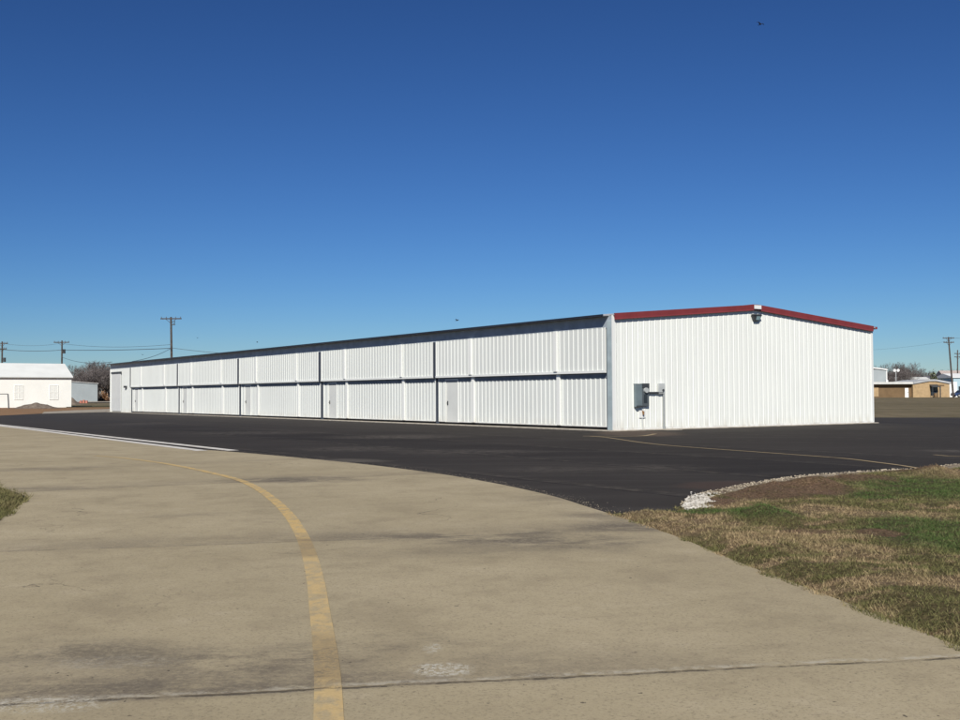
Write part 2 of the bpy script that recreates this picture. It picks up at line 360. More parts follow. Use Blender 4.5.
# terrain
xs = [-3000,-1500,-800,-500,-300,-200,-120,-60,-30,0,30,60,120,200,300,500,800,1500,3000]
ys = [-600,-200,-60,0,30,60,90,120,150,165,175,185,195,205,215,225,240,300,500,900,1800,4000]
m = MB(); nx = len(xs)
for yv in ys:
    for xv in xs: m.v.append((xv, yv, -.06+zt(xv, yv)))
for j in range(len(ys)-1):
    for i in range(nx-1): m.f.append((j*nx+i, j*nx+i+1, (j+1)*nx+i+1, (j+1)*nx+i)); m.mi.append(0)
tag(m.build('ground', M['field']), kind='structure')

edge_gravel = [G(*q) for q in ((608,514),(640,513.2),(676,511.5),(684,505),(691,498),(705,493.5),(722.5,490),(750,484.5),(779,480),(812,476),(847,473.5),(885,471),(925.6,469.4),(960,464.5),(1040,459),(1200,452))]
far_right = G(873, 417.5); fr = Vector(far_right)
back = Vector(far_right)+e2*95
asph = [G(608,520), G(400,520), (-8, 20), (-60, 20)]  # near side runs under the concrete
asph = [(1.0, 9.0), (-6, 14), (-14, 30), tuple(Vector(G(0,427))+e2*0), tuple(Vector(G(0,427))+e2*22)] + \
       [G(-120,419.8), G(0,415.6), G(42,413.5), G(108,411.9), tuple(C+e2*(L+6)+e1*2), tuple(C+e2*(L+6)+e1*26)] + \
       [far_right, G(960,417.5), (120, 78), (160, 40), G(1200,452)] + edge_gravel[::-1][1:]
sheet('asphalt_apron', asph, 0, M['asphalt'])

# concrete taxiway outline (smoothed)
def dense(pts, n=8):
    P = [Vector((p[0], p[1], 0)) for p in pts]; out = []
    for i in range(len(P)-1):
        p0, p1, p2, p3 = P[max(i-1, 0)], P[i], P[i+1], P[min(i+2, len(P)-1)]
        for k in range(n):
            u = k/n; q = .5*((2*p1)+(p2-p0)*u+(2*p0-5*p1+4*p2-p3)*u*u+(3*p1-p0-3*p2+p3)*u**3)
            out.append((q.x, q.y))
    out.append((P[-1].x, P[-1].y)); return out
lw0, lw1 = Vector(G(37.5,430.7)), Vector(G(192.5,450)); ld = (lw0-lw1).normalized()
edge_r = dense([tuple(lw1), G(216,451), G(260,454.6), G(316.7,460), G(371,465.5), G(434.6,473.7), G(475,480.3), G(512.5,487.5), G(555,497.4), G(583.3,506.3), G(618.7,517.5), G(675,537), G(750,568), G(825,596), G(900,625.5), G(960,648.7), (2.95,4.2), (3.25,1.5), (3.5,-3), (3.6,-10)], 6)
isl = dense([(-4.2,-10), (-4.35,0), (-4.6,6), (-5.0,9.5), G(0,520), G(14,510.5), G(24,503), G(28,499.4), G(26.5,497), G(18,493.2), G(0,487)], 6)
island_tip = Vector(G(0,487))
conc = [tuple(lw1+ld*160)] + edge_r + isl + [tuple(island_tip+ld*4), tuple(island_tip+ld*160)]
# lift: 6 mm slab face with a little skirt so its edge is a real edge
m = MB(); ZC = .012
m.poly([(p[0], p[1], ZC) for p in conc[::-1]])
for i in range(len(conc)):
    a, b = conc[i], conc[(i+1) % len(conc)]
    m.poly([(a[0], a[1], ZC), (b[0], b[1], ZC), (b[0], b[1], -.06), (a[0], a[1], -.06)])
o = m.build('concrete_taxiway', M['concrete']); tag(o, kind='structure')
if o.data.polygons[0].normal.z < 0: o.data.flip_normals()

def strip(name, pts, w, z, mat, label=None, wf=None):
    m = MB(); P = [Vector((p[0], p[1])) for p in pts]; n = len(P)
    for i in range(n):
        d = (P[min(i+1, n-1)]-P[max(i-1, 0)]).normalized(); q = Vector((-d.y, d.x)); ww = wf(i/(n-1)) if wf else w
        m.v += [(P[i].x+q.x*ww/2, P[i].y+q.y*ww/2, z), (P[i].x-q.x*ww/2, P[i].y-q.y*ww/2, z)]
    for i in range(n-1): m.f.append((2*i, 2*i+1, 2*i+3, 2*i+2)); m.mi.append(0)
    o = m.build(name, mat)
    if o.data.polygons[0].normal.z < 0: o.data.flip_normals()
    return tag(o, kind='structure')
yl = dense([G(96,456.3), G(120,458.3), G(145,461.3), G(170,465), G(200,471), G(235,479.5), G(256,488.5), G(275,502), G(290,517.5), G(301,535), G(309,555), G(315.5,582), G(319.6,612), G(323.5,640), G(327,672), G(328.7,720), (-.35,2.5), (.8,-6)], 8)
strip('taxiway_centre_line', yl, .135, ZC+.004, M['yellow'])
up0, up1 = Vector(G(7.5,426)), Vector(G(200,447.5))
ud = (up0-up1).normalized()
strip('white_edge_line', [tuple(up1-ud*2.3+Vector((.10,.07))), tuple(up1+ud*120+Vector((.10,.07)))], .32, .005, M['apron_white'])
strip('white_edge_line', [tuple(lw1-ld*.8), tuple(lw1+ld*120)], .32, .0165, M['apron_white'])
strip('apron_guide_line', dense([G(655,433.9), G(650,435), G(640,436.1), G(612,436.4), G(583,436.2)], 5), .16, .006, M['apron_yellow'])
strip('apron_guide_line', dense([G(590,436.4), G(606.7,437.7), G(647.5,443.5), G(691,447.5), G(765,452.8), G(840,458.4), G(877.5,462.7), G(900,465.6), G(921,469)], 6), .10, .009, M['apron_yellow'])
# old faint marks on the apron at the right edge
strip('apron_guide_line', [G(934,455), G(948,456.3), G(1010,458)], .10, .007, M['apron_yellow'])

# far left strips
sheet('dirt_lot', [G(-160,411), G(0,407.4), G(60,407.6), G(74,408.6), G(104,409.6), G(108,411.9), G(42,413.5), G(0,415.6), G(-120,419.8)], -.02, M['dirt'])
sheet('gravel_path', [G(44,411.8), G(75,410.2), G(109,409.0), tuple(Vector(G(110,411.4))+e1*6), G(108,412.0), G(42,413.7)], .003, M['road'])
sheet('gravel_path', [G(66,404.0), G(112,403.6), G(112,404.4), G(66,404.7)], .06, M['road'], zf=zt)
sheet('turf_strip', [G(66,404.7), G(112,404.4), G(112,406.6), G(66,407)], .02, M['turf'])

# ---- verge: soil relief
def in_poly(X, Y, P):
    ins = np.zeros(X.shape, bool); n = len(P)
    for i in range(n):
        x1, y1 = P[i]; x2, y2 = P[(i+1) % n]
        c = ((y1 > Y) != (y2 > Y)) & (X < (x2-x1)*(Y-y1)/((y2-y1) if y2 != y1 else 1e-9)+x1); ins ^= c
    return ins
def dist_poly(X, Y, P):
    D = np.full(X.shape, 1e9); n = len(P)
    for i in range(n):
        x1, y1 = P[i]; x2, y2 = P[(i+1) % n]; dx, dy = x2-x1, y2-y1; L2 = dx*dx+dy*dy+1e-12
        tt = np.clip(((X-x1)*dx+(Y-y1)*dy)/L2, 0, 1); D = np.minimum(D, np.hypot(X-x1-tt*dx, Y-y1-tt*dy))
    return D
er = [p for p in edge_r if p[1] < G(608,514)[1]]
def inset(P):
    out = []
    for i, p in enumerate(P):
        k = 0 if i < 4 else min(1, (i-3)/3); out.append((p[0]+.14*k, p[1]-.40*k))
    return out
verge_poly = er + [(9, -10), (60, -10), (60, G(1200,452)[1])] + inset(edge_gravel)[::-1]
vn = [noise.noise(Vector((i*.37, j*.37, 1.3))) for i in range(64) for j in range(64)]
def nz(X, Y, s, seed=0):
    """vectorised value noise"""
    r = np.random.default_rng(seed); T = r.random((256, 256)); u = X*s+100; v = Y*s+100
    i = np.floor(u).astype(int); j = np.floor(v).astype(int); fu = u-i; fv = v-j; fu = fu*fu*(3-2*fu); fv = fv*fv*(3-2*fv)
    g = lambda a, b: T[a % 256, b % 256]
    return (g(i,j)*(1-fu)+g(i+1,j)*fu)*(1-fv)+(g(i,j+1)*(1-fu)+g(i+1,j+1)*fu)*fv
MX, MY = G(800, 490); 
def verge_z(X, Y, D):
    k = np.clip(D/.35, 0, 1); k = k*k*(3-2*k)
    h = .015+.05*nz(X, Y, .8, 1)+.035*nz(X, Y, 3, 2)+.012*nz(X, Y, 11, 3)
    for (px, py, hw, hh, hgt) in ((770,494,40,7,.07), (815,489,40,6,.09), (860,484,50,5,.07), (930,478,50,5,.12), (762,521,36,6,.08)):
        x0, y0 = G(px, py); x1, _ = G(px+hw, py); y1 = G(px, py-hh)[1]
        r2 = ((X-x0)/(x1-x0))**2+((Y-y0)/(y1-y0))**2; h = h+hgt*np.exp(-r2*1.6)*(.3+1.3*nz(X, Y, 3.1, 5))
    return k*h
def relief(name, poly, x0, x1, y0, y1, step, mat):
    gx = np.arange(x0, x1, step); gy = np.arange(y0, y1, step); X, Y = np.meshgrid(gx, gy)
    ins = in_poly(X, Y, poly); D = dist_poly(X, Y, poly)*np.where(ins, 1, -1)
    Z = np.where(D > 0, verge_z(X, Y, np.maximum(D, 0)), 0)-.004+np.where(D < -.0, -.05*np.clip(-D/.1, 0, 1), 0)
    n = len(gx); V = np.stack([X, Y, Z], -1).reshape(-1, 3)
    keep = (D > -step*2).reshape(-1)
    I = (np.arange(len(gy)-1)[:, None]*n+np.arange(n-1)[None, :]).reshape(-1)
    Fc = np.stack([I, I+1, I+n+1, I+n], 1); Fc = Fc[keep[Fc].all(1)]
    me = bpy.data.meshes.new(name); me.from_pydata(V.tolist(), [], Fc.tolist()); me.materials.append(mat)
    me.polygons.foreach_set('use_smooth', [True]*len(me.polygons))
    o = bpy.data.objects.new(name, me); COL.objects.link(o); return tag(o, kind='structure')
relief('grass_verge', verge_poly, 1.2, 40, 1.0, 30, .11, M['verge'])
isl_poly = isl + [tuple(island_tip+ld*30), (-30, 40), (-30, -10)]
relief('grass_island', isl_poly, -14, -4.0, 2, 28, .11, M['verge'])

# ---- blades
def ell(px, py, hw, hh):
    x0, y0 = G(px, py); x1 = G(px+hw, py)[0]; ya = G(px, py-hh)[1]; yb = G(px, py+hh)[1]
    return x0, (ya+yb)/2, abs(x1-x0), max(.15, (ya-yb)/2)
def blades(name, poly, box, count, label, hmin=.008, hmax=.034, near=6.0):
    x0, x1, y0, y1 = box
    # more blades close by: sample Y with a 1/Y law; two thirds of them gather in tufts
    Y = y0*(y1/y0)**rng.random(count*2); X = x0+(x1-x0)*rng.random(count*2)
    nt_ = count//14; TX = x0+(x1-x0)*rng.random(nt_); TY = y0*(y1/y0)**rng.random(nt_)
    k = rng.integers(0, nt_, count*2); g = rng.random(count*2) < .6; rad = .02+.05*rng.random(count*2)
    X = np.where(g, TX[k]+rng.normal(0, 1, count*2)*rad, X); Y = np.where(g, TY[k]+rng.normal(0, 1, count*2)*rad*1.2, Y); tuft = g
    ins = in_poly(X, Y, poly); D0 = dist_poly(X, Y, poly); ins = ins | ((D0 < .085*np.clip(nz(X, Y, 4, 21)*1.8-.5, 0, 1)) & (X < 8))
    X = X[ins]; Y = Y[ins]; tuft = tuft[ins]
    vis = np.abs(X) < Y*.62+1.0; X = X[vis][:count]; Y = Y[vis][:count]; tuft = tuft[vis][:count]
    D = dist_poly(X, Y, poly); n = len(X); inside = in_poly(X, Y, poly)
    dens = nz(X, Y, 2.0, 11)*.5+nz(X, Y, 7, 12)*.5
    k = np.ones(n, bool)
    for g in DIRT:
        cx, cy, rx, ry = ell(*g); k &= ~((((X-cx)/rx)**2+((Y-cy)/ry)**2 < 1.0) & (rng.random(n) < .88))
    k &= rng.random(n) < .35+dens*1.1
    X, Y, D, dens, tuft, inside = X[k], Y[k], D[k], dens[k], tuft[k], inside[k]; n = len(X)
    Z = np.where(inside, verge_z(X, Y, D)-.006, .010)
    h = (hmin+(hmax-hmin)*rng.random(n)**1.6)*(.6+.9*dens)
    h *= np.where(D < .10, 1.2, 1.0)*np.where(tuft, 1.25, .8)
    a = rng.random(n)*2*np.pi; w = .0012+.0012*rng.random(n)+Y*.00017
    lean = h*(.3+1.0*rng.random(n)); la = rng.random(n)*2*np.pi
    P0 = np.stack([X-np.cos(a)*w, Y-np.sin(a)*w, Z], 1); P1 = np.stack([X+np.cos(a)*w, Y+np.sin(a)*w, Z], 1)
    P2 = np.stack([X+np.cos(la)*lean, Y+np.sin(la)*lean, Z+h], 1)
    V = np.stack([P0, P1, P2], 1).reshape(-1, 3).astype(np.float32)
    me = bpy.data.meshes.new(name); me.vertices.add(3*n); me.vertices.foreach_set('co', V.ravel())
    me.loops.add(3*n); me.loops.foreach_set('vertex_index', np.arange(3*n, dtype=np.int32))
    me.polygons.add(n); me.polygons.foreach_set('loop_start', np.arange(0, 3*n, 3, dtype=np.int32)); me.update(calc_edges=True)
    me.materials.append(M['blade']); o = bpy.data.objects.new(name, me); COL.objects.link(o)
    return tag(o, label, 'grass', kind='stuff')
blades('verge_grass', verge_poly, (1.5, 24, 4.6, 27), 700000, 'patchy straw and green winter grass beside the concrete taxiway')
blades('island_grass', isl_poly, (-14, -4.4, 8, 24), 110000, 'dark olive grass wedge at the left edge of the taxiway', .03, .07)

# ---- limestone gravel along the apron edge
def rocks(name, spots, label, mat='stone'):
    V = []; Fc = []
    base = [Vector(v) for v in ((1,0,0),(-1,0,0),(0,1,0),(0,-1,0),(0,0,1),(0,0,-1))]
    fs = ((0,2,4),(2,1,4),(1,3,4),(3,0,4),(2,0,5),(1,2,5),(3,1,5),(0,3,5))
    for (x, y, z, r) in spots:
        R = Matrix.Rotation(random.random()*6.3, 3, 'Z') @ Matrix.Rotation(random.random()*3, 3, 'X'); n = len(V)
        for b in base:
            q = R @ (b*r*random.uniform(.6, 1.2)); V.append((x+q.x, y+q.y, z+q.z*.75))
        Fc += [tuple(n+i for i in f) for f in fs]
    me = bpy.data.meshes.new(name); me.from_pydata(V, [], Fc); me.materials.append(M[mat])
    o = bpy.data.objects.new(name, me); COL.objects.link(o); return tag(o, label, 'gravel', kind='stuff')
gl = [Vector(p) for p in edge_gravel[3:]]
seg = []
for i in range(len(gl)-1):
    a, b = gl[i], gl[i+1]; nseg = int((b-a).length/.01)
    d = (b-a).normalized(); q = Vector((d.y, -d.x))   # towards the grass
    for k in range(int((b-a).length*(95 if i < 9 else 50))):
        t_ = random.random(); wd = .30 if i < 2 else (.22 if i < 5 else .13)
        o_ = abs(random.gauss(0, wd*(2.6 if random.random() < .18 else 1)))*(.6+.9*noise.noise(Vector((a.x*1.3+t_*3, a.y, 0))))-.05; p = a.lerp(b, t_)+q*o_
        seg.append((p.x, p.y, .008+random.random()*.022, random.uniform(.008, .022)))
px0 = []
for k in range(2900):
    px_ = random.gauss(708, 17); py_ = random.gauss(505.5, 3.6)
    if px_ < 682+abs(py_-507)*.7: continue
    g = G(px_, min(py_, 511.5)); px0.append((g[0], g[1], 0.012+random.random()*.045*math.exp(-((px_-700)/18)**2), random.uniform(.009, .028)))
M['tanstone'] = simple('tan_limestone', (.40, .345, .26), .95, .1, .3, 6)
rocks('limestone_gravel', seg, 'pale crushed limestone strip between asphalt and grass', 'tanstone')
rocks('limestone_pile', px0, 'small heap of white limestone rocks where asphalt meets grass')
# crushed fines under the stones
cp = [p for p in edge_gravel[3:-1]]
fin = cp + [(p[0]+.25, p[1]-.55) for p in cp[::-1]]
strip('gravel_shoulder', [(p[0]+.07, p[1]-.20) for p in cp[2:]], .40, .014, M['crush'])
# loose straw and stones scattered on the pavement edge
sc = []
for k in range(160):
    p = random.choice(er); sc.append((p[0]-abs(random.gauss(0, .18)), p[1]-.05+random.gauss(0, .12), ZC+.003, random.uniform(.0015, .004)))
eu = [p for p in edge_r if p[1] >= G(608,514)[1] and p[1] < 31]
for k in range(700):
    i = random.randrange(len(eu)-1); a = Vector(eu[i]).lerp(Vector(eu[i+1]), random.random()); sc.append((a.x+.03+abs(random.gauss(0, .12)), a.y+.02+abs(random.gauss(0, .14)), .004, random.uniform(.002, .007)))
rocks('loose_grit', sc, 'fine loose grit scattered along the concrete edge', 'tanstone')

# ------------------------------------------------------------------ hangar
H_E = 4.60; H_R = 5.29; SL = (H_R-H_E)/(W/2)
def roofz(x): return H_E+SL*(x if x < W/2 else W-x)
def prof(a, b, p=.305, h=.028, minor=True):
    out = []; s = a
    base = [(0,0),(.075,0),(.1125,0),(.138,h),(.167,h),(.1925,0)]+([(.225,0),(.235,.005),(.25,.005),(.26,0),(.28,0),(.288,.005)] if minor else [])
    k = 0
    while s < b:
        for (u, o) in base:
            if s+u < b: out.append((s+u, o))
        s += p
    out.append((b, 0)); return out
def corr(m, axis, a, b, plane, sign, z0, z1, minor=True, h=.028):
    """corrugated steel sheet; axis 'x' runs along x at y=plane, ribs stick out towards sign"""
    pts = prof(a, b, minor=minor, h=h); n = len(m.v)
    for (s, o) in pts:
        zt_ = z1(s) if callable(z1) else z1; zb = z0(s) if callable(z0) else z0
        q = plane+sign*o
        m.v += [(s, q, zb), (s, q, zt_)] if axis == 'x' else [(q, s, zb), (q, s, zt_)]
    for i in range(len(pts)-1):
        f = (n+2*i, n+2*i+2, n+2*i+3, n+2*i+1)
        m.f.append(f if (axis == 'x') == (sign < 0) else f[::-1]); m.mi.append(0)
hg = empty('hangar', (C.x, C.y, 0), A, 'long white corrugated steel aircraft hangar with red gable trim and bifold doors', 'hangar')
m = MB(); corr(m, 'x', .0, W, 0, -1, .04, lambda s: roofz(s)-.03, h=.018); m.poly([(0,.06,.04),(W,.06,.04),(W,.06,H_E-.04),(W/2,.06,H_R-.04),(0,.06,H_E-.04)])
m.build('gable_wall', M['white'], hg)
m = MB(); corr(m, 'x', .0, W, L, 1, .04, lambda s: roofz(s)-.03); m.poly([(W,L-.06,.04),(0,L-.06,.04),(0,L-.06,H_E-.04),(W/2,L-.06,H_R-.04),(W,L-.06,H_E-.04)])
m.build('gable_wall', M['white'], hg)
m = MB(); corr(m, 'y', .0, L, W, 1, .04, H_E-.03); m.build('rear_wall', M['white'], hg)
# corner trims
for (x0, x1, y0, y1) in ((-.045, .10, -.045, -.002), (W-.1, W+.045, -.045, -.002)):
    MB().box(x0, x1, y0, y1, .04, H_E-.04).build('corner_trim', M['trim_white'], hg)
m = MB(); m.box(-.04, .22, .0, .30, .03, H_E-.25); m.build('end_column', M['galv_trim'], hg, bevel=.01)
MB().box(0, W, -.05, -.036, .0, .12).build('base_trim', M['trim_white'], hg)
# foundation
m = MB(); m.box(-.30, W+.15, -.22, L+.15, -.05, .035); m.build('foundation', M['cement'], hg, bevel=.01)
# roof
m = MB(); OH = .30; zo = H_E-SL*OH
def rp(x, y, dz=0):
    z = H_E+SL*x if x <= W/2 else H_E+SL*(W-x)
    return (x, y, z+dz)
m.hexa([rp(-OH,.20,-.05), rp(-.002,.20,-.05), rp(-.002,L+.1,-.05), rp(-OH,L+.1,-.05)], [rp(-OH,.20,0), rp(-.002,.20,0), rp(-.002,L+.1,0), rp(-OH,L+.1,0)])
for (xa, xb) in ((0, W/2), (W/2, W+.22)):
    m.hexa([rp(xa,-.10,-.05), rp(xb,-.10,-.05), rp(xb,L+.1,-.05), rp(xa,L+.1,-.05)], [rp(xa,-.10,0), rp(xb,-.10,0), rp(xb,L+.1,0), rp(xa,L+.1,0)])
k = .3
while k < L:
    for (xa, xb) in ((-OH+.01, W/2-.1), (W/2+.1, W+.2)):
        m.hexa([rp(xa,k,0), rp(xb,k,0), rp(xb,k+.05,0), rp(xa,k+.05,0)], [rp(xa,k+.012,.03), rp(xb,k+.012,.03), rp(xb,k+.038,.03), rp(xa,k+.038,.03)])
    k += .61
m.build('roof', M['roof'], hg)
m = MB(); m.hexa([rp(W/2-.22,-.12,-.0), rp(W/2+.22,-.12,0), rp(W/2+.22,L+.12,0), rp(W/2-.22,L+.12,0)], [(W/2-.2,-.12,H_R+.035), (W/2+.2,-.12,H_R+.035), (W/2+.2,L+.12,H_R+.035), (W/2-.2,L+.12,H_R+.035)])
m.build('ridge_cap', M['red'], hg)
for y0, y1 in ((-.135, -.101), (L+.101, L+.16)):
    for (xa, xb) in ((.02, W/2), (W/2, W-.02)):
        m = MB(); m.hexa([rp(xa,y0,-.215), rp(xb,y0,-.215), rp(xb,y1,-.215), rp(xa,y1,-.215)], [rp(xa,y0,.02), rp(xb,y0,.02), rp(xb,y1,.02), rp(xa,y1,.02)])
        m.hexa([rp(xa,y0,-.16), rp(xb,y0,-.16), rp(xb,y1,-.16), rp(xa,y1,-.16)], [rp(xa,y0-.025,.035), rp(xb,y0-.025,.035), rp(xb,y1+.03,.035), rp(xa,y1+.03,.035)])
        m.build('rake_trim', M['red'], hg)
MB().box(W/2-.22, W/2+.22, -.205, -.188, H_R-.165, H_R-.0).build('ridge_plate', M['white_plain'], hg)
# eave gutter on the door side: dark lip and sloping soffit
m = MB(); m.box(-OH-.05, -OH-.002, .20, L+.1, zo-.05, zo+.025); m.build('gutter', M['gutter'], hg)
m = MB(); m.box(W+.18, W+.30, -.12, L+.12, roofz(W)-.02-.08, roofz(W)+.015); m.build('rear_gutter', M['red'], hg)
# header above the doors
m = MB(); m.box(.0, .10, .0, L, 4.08, H_E-.06); m.build('header', M['header'], hg)
# dark sheet added for the dim interior, so the door gaps read dark
m = MB(); m.box(.70, .76, .1, L-.1, .03, H_E-.1); m.build('dark_gap_backing', M['dark'], hg)

XL, XU = .16, .00      # door faces (outward is -x): lower leaf and upper leaf
def make_door():
    """one bifold door, local origin at its near bottom corner; runs along +y"""
    Wd = BAY-.27
    m = MB(); corr(m, 'y', .06, Wd-.06, XU, -1, 2.40, 4.10, minor=False); m.box(XU+.004, XU+.10, 0, Wd, 2.34, 4.12)
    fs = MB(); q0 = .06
    for qa, qb in ((.06, 3.05), (3.29, 9.60), (9.84, 12.83)): fs.box(XL-.034, XL-.002, qa, qb, 2.10, 2.302)  # dark strip painting in the shadow below the hinge rail
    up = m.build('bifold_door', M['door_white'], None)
    fr = MB()
    fr.box(XU-.035, XU+.0, 0, .055, 2.34, 4.10); fr.box(XU-.035, XU+.0, Wd-.055, Wd, 2.34, 4.10)
    fr.box(XU-.05, XU+.13, 0, Wd, 2.305, 2.395)
    fr.build('hinge_rail', M['trim_white'], up); fs.build('fold_shade_strip', M['fold_shade'], up)
    m = MB(); d0, d1 = 11.30-.13, 12.30-.13
    corr(m, 'y', .06, d0-.09, XL, -1, .16, 2.095, minor=False); corr(m, 'y', d1+.09, Wd-.06, XL, -1, .16, 2.095, minor=False)
    m.box(XL+.004, XL+.1, 0, d0-.09, .15, 2.30); m.box(XL+.004, XL+.1, d1+.09, Wd, .15, 2.30); m.box(XL+.004, XL+.1, d0-.09, d1+.09, 2.20, 2.30)
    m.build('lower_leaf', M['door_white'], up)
    m = MB(); m.box(XL-.04, XL, 0, .055, .15, 2.30); m.box(XL-.04, XL, Wd-.055, Wd, .15, 2.30)
    m.box(XL-.03, XL, .055, d0-.035, .14, .19); m.box(XL-.03, XL, d1+.035, Wd-.055, .14, .19); m.build('leaf_frame', M['trim_white'], up)
    for yy in (3.30-.13, 9.85-.13):
        for (xf, z0, z1) in ((XU, 2.40, 4.10), (XL, .16, 2.29)):
            m = MB(); m.box(xf-.10, xf-.004, yy-.11, yy+.11, z0, z1); m.build('stiffener', M['trim_white'], up, bevel=.012)
    m = MB(); m.box(XL+.0, XL+.045, d0, d1, .13, 2.14)
    m.build('walk_door', M['walk_door'], up, bevel=.006)
    m = MB(); m.box(XL-.04, XL+.05, d0-.088, d0-.045, .13, 2.22); m.box(XL-.04, XL+.05, d1+.045, d1+.088, .13, 2.22); m.box(XL-.04, XL+.05, d0-.045, d1+.045, 2.175, 2.22)
    m.build('walk_door_frame', M['trim_white'], up); MB().box(XL+.05, XL+.08, d0-.088, d1+.088, .13, 2.22).build('door_gap_backing', M['rubber'], up)  # black backing sheet puts in the dark of the jamb gaps
    m = MB(); m.tube([(XL-.002, d0+.90, 1.06), (XL-.07, d0+.90, 1.06), (XL-.07, d0+.80, 1.06)], .016, 8); m.box(XL-.02, XL+.0, d0+.86, d0+.94, .96, 1.16)
    m.build('handle', M['dark'], up)
    m = MB(); m.box(XL+.01, XL+.09, .0, Wd, .055, .125); m.build('bottom_seal', M['rubber'], up)
    return up
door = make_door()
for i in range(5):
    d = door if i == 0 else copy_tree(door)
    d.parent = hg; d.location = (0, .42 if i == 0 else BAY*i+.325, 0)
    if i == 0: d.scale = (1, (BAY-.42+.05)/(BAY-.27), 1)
# posts between the bays, shade of the door gaps put into their dark colour
for i in range(1, 6):
    MB().box(-.02, .30, BAY*i+.058, BAY*i+.318, 2.33, 4.079).box(.135, .30, BAY*i+.058, BAY*i+.318, .03, 2.33).build('gap_shade_post', M['post'], hg)
MB().box(.03, .20, .302, .415, .03, 4.079).build('gap_shade_post', M['post'], hg)  # dark strip standing in for the shadow beside the end column
# end office bay
y0 = BAY*5+.29
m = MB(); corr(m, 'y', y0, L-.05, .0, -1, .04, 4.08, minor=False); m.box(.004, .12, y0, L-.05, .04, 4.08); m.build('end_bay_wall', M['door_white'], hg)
m = MB(); m.box(-.09, -.04, 68.9, 71.8, .12, 3.62); m.build('sliding_door', M['slide_door'], hg)
m = MB(); m.box(-.14, -.05, 68.7, 72.0, 3.64, 3.80); m.build('door_track', M['dark'], hg)
m = MB(); m.box(-.20, -.035, 67.0, 67.5, 2.28, 2.46); m.build('door_lamp', M['dark'], hg)
m = MB(); m.box(-.045, -.0, L-.05, L+.04, .04, 4.1); m.build('corner_trim', M['trim_white'], hg)
# gable floodlight
fx = W/2+.0; fz = 4.60
m = MB(); m.hexa([(fx-.15,-.13,fz),(fx+.15,-.13,fz),(fx+.15,-.034,fz),(fx-.15,-.034,fz)], [(fx-.25,-.20,fz+.24),(fx+.25,-.20,fz+.24),(fx+.25,-.034,fz+.24),(fx-.25,-.034,fz+.24)])
m.hexa([(fx-.27,-.23,fz+.24),(fx+.27,-.23,fz+.24),(fx+.27,-.034,fz+.24),(fx-.27,-.034,fz+.24)], [(fx-.24,-.18,fz+.30),(fx+.24,-.18,fz+.30),(fx+.24,-.034,fz+.30),(fx-.24,-.034,fz+.30)])
wl = m.build('flood_light', M['dark'], hg, bevel=.01)
m = MB(); m.hexa([(fx-.06,-.155,fz+.05),(fx+.15,-.155,fz+.05),(fx+.15,-.13,fz+.05),(fx-.06,-.13,fz+.05)], [(fx-.06,-.203,fz+.21),(fx+.20,-.203,fz+.21),(fx+.20,-.18,fz+.21),(fx-.06,-.18,fz+.21)]); m.build('lens', M['glass'], wl)
# electrical service on the gable wall
bx = 1.05
m = MB(); m.box(bx, bx+.345, -.16, -.034, .93, 1.84); eb = m.build('cabinet', M['grey_metal'], hg, bevel=.012)
MB().box(bx+.04, bx+.31, -.168, -.1605, 1.00, 1.78).build('door', M['grey_metal'], eb, bevel=.004)
MB().box(bx-.012, bx+.355, -.178, -.034, 1.845, 1.865).build('cap', M['grey_metal'], eb)
MB().box(bx+.02, bx+.345, -.178, -.161, .925, .985).build('bottom_flange', M['dark'], eb)
m = MB(); m.box(bx+.36, bx+.745, -.13, -.034, .97, 1.86); mc_ = m.build('meter_box', M['meter'], hg, bevel=.012)
MB().box(bx+.357, bx+.748, -.15, -.131, 1.70, 1.875).build('hood', M['dark'], mc_)
MB().tube([(bx+.55,-.131,1.60),(bx+.55,-.21,1.60)], .105, 16).build('meter_glass', M['light_metal'], mc_)
MB().box(bx+.46, bx+.63, -.142, -.131, 1.10, 1.44).build('breaker_window', M['window'], mc_)
MB().tube([(bx+.75,-.085,1.50),(bx+1.55,-.085,1.50)], .040, 10).build('conduit', M['dark'], hg)
m = MB(); m.box(bx+1.29, bx+1.63, -.12, -.034, 1.45, 1.88); jb = m.build('junction_box', M['light_metal'], hg, bevel=.01)
MB().tube([(bx+1.52,-.12,1.60),(bx+1.52,-.15,1.60)], .05, 12).build('knob', M['dark'], jb)
m = MB(); m.tube([(bx+1.59,-.085,1.45),(bx+1.59,-.085,.13)], .042, 10); m.tube([(bx+1.59,-.085,.14),(bx+1.59,-.085,.0)], .062, 10); m.build('conduit', M['conduit'], hg)
vp = MB().box(bx+.27, bx+.62, -.05, -.034, .50, .82).build('valve_plate', M['trim_white'], hg)
MB().tube([(bx+.45,-.05,.76),(bx+.45,-.10,.74),(bx+.45,-.11,.62)], [.03,.045,.035], 10).build('tap', M['rust'], vp)
MB().tube([(bx+.43,-.055,.50),(bx+.43,-.055,.0)], .018, 8).build('pipe', M['light_metal'], hg)
m = MB(); m.box(bx+1.25, bx+1.95, -.75, -.23, -.03, .03); m.build('equipment_pad', M['cement'], hg)

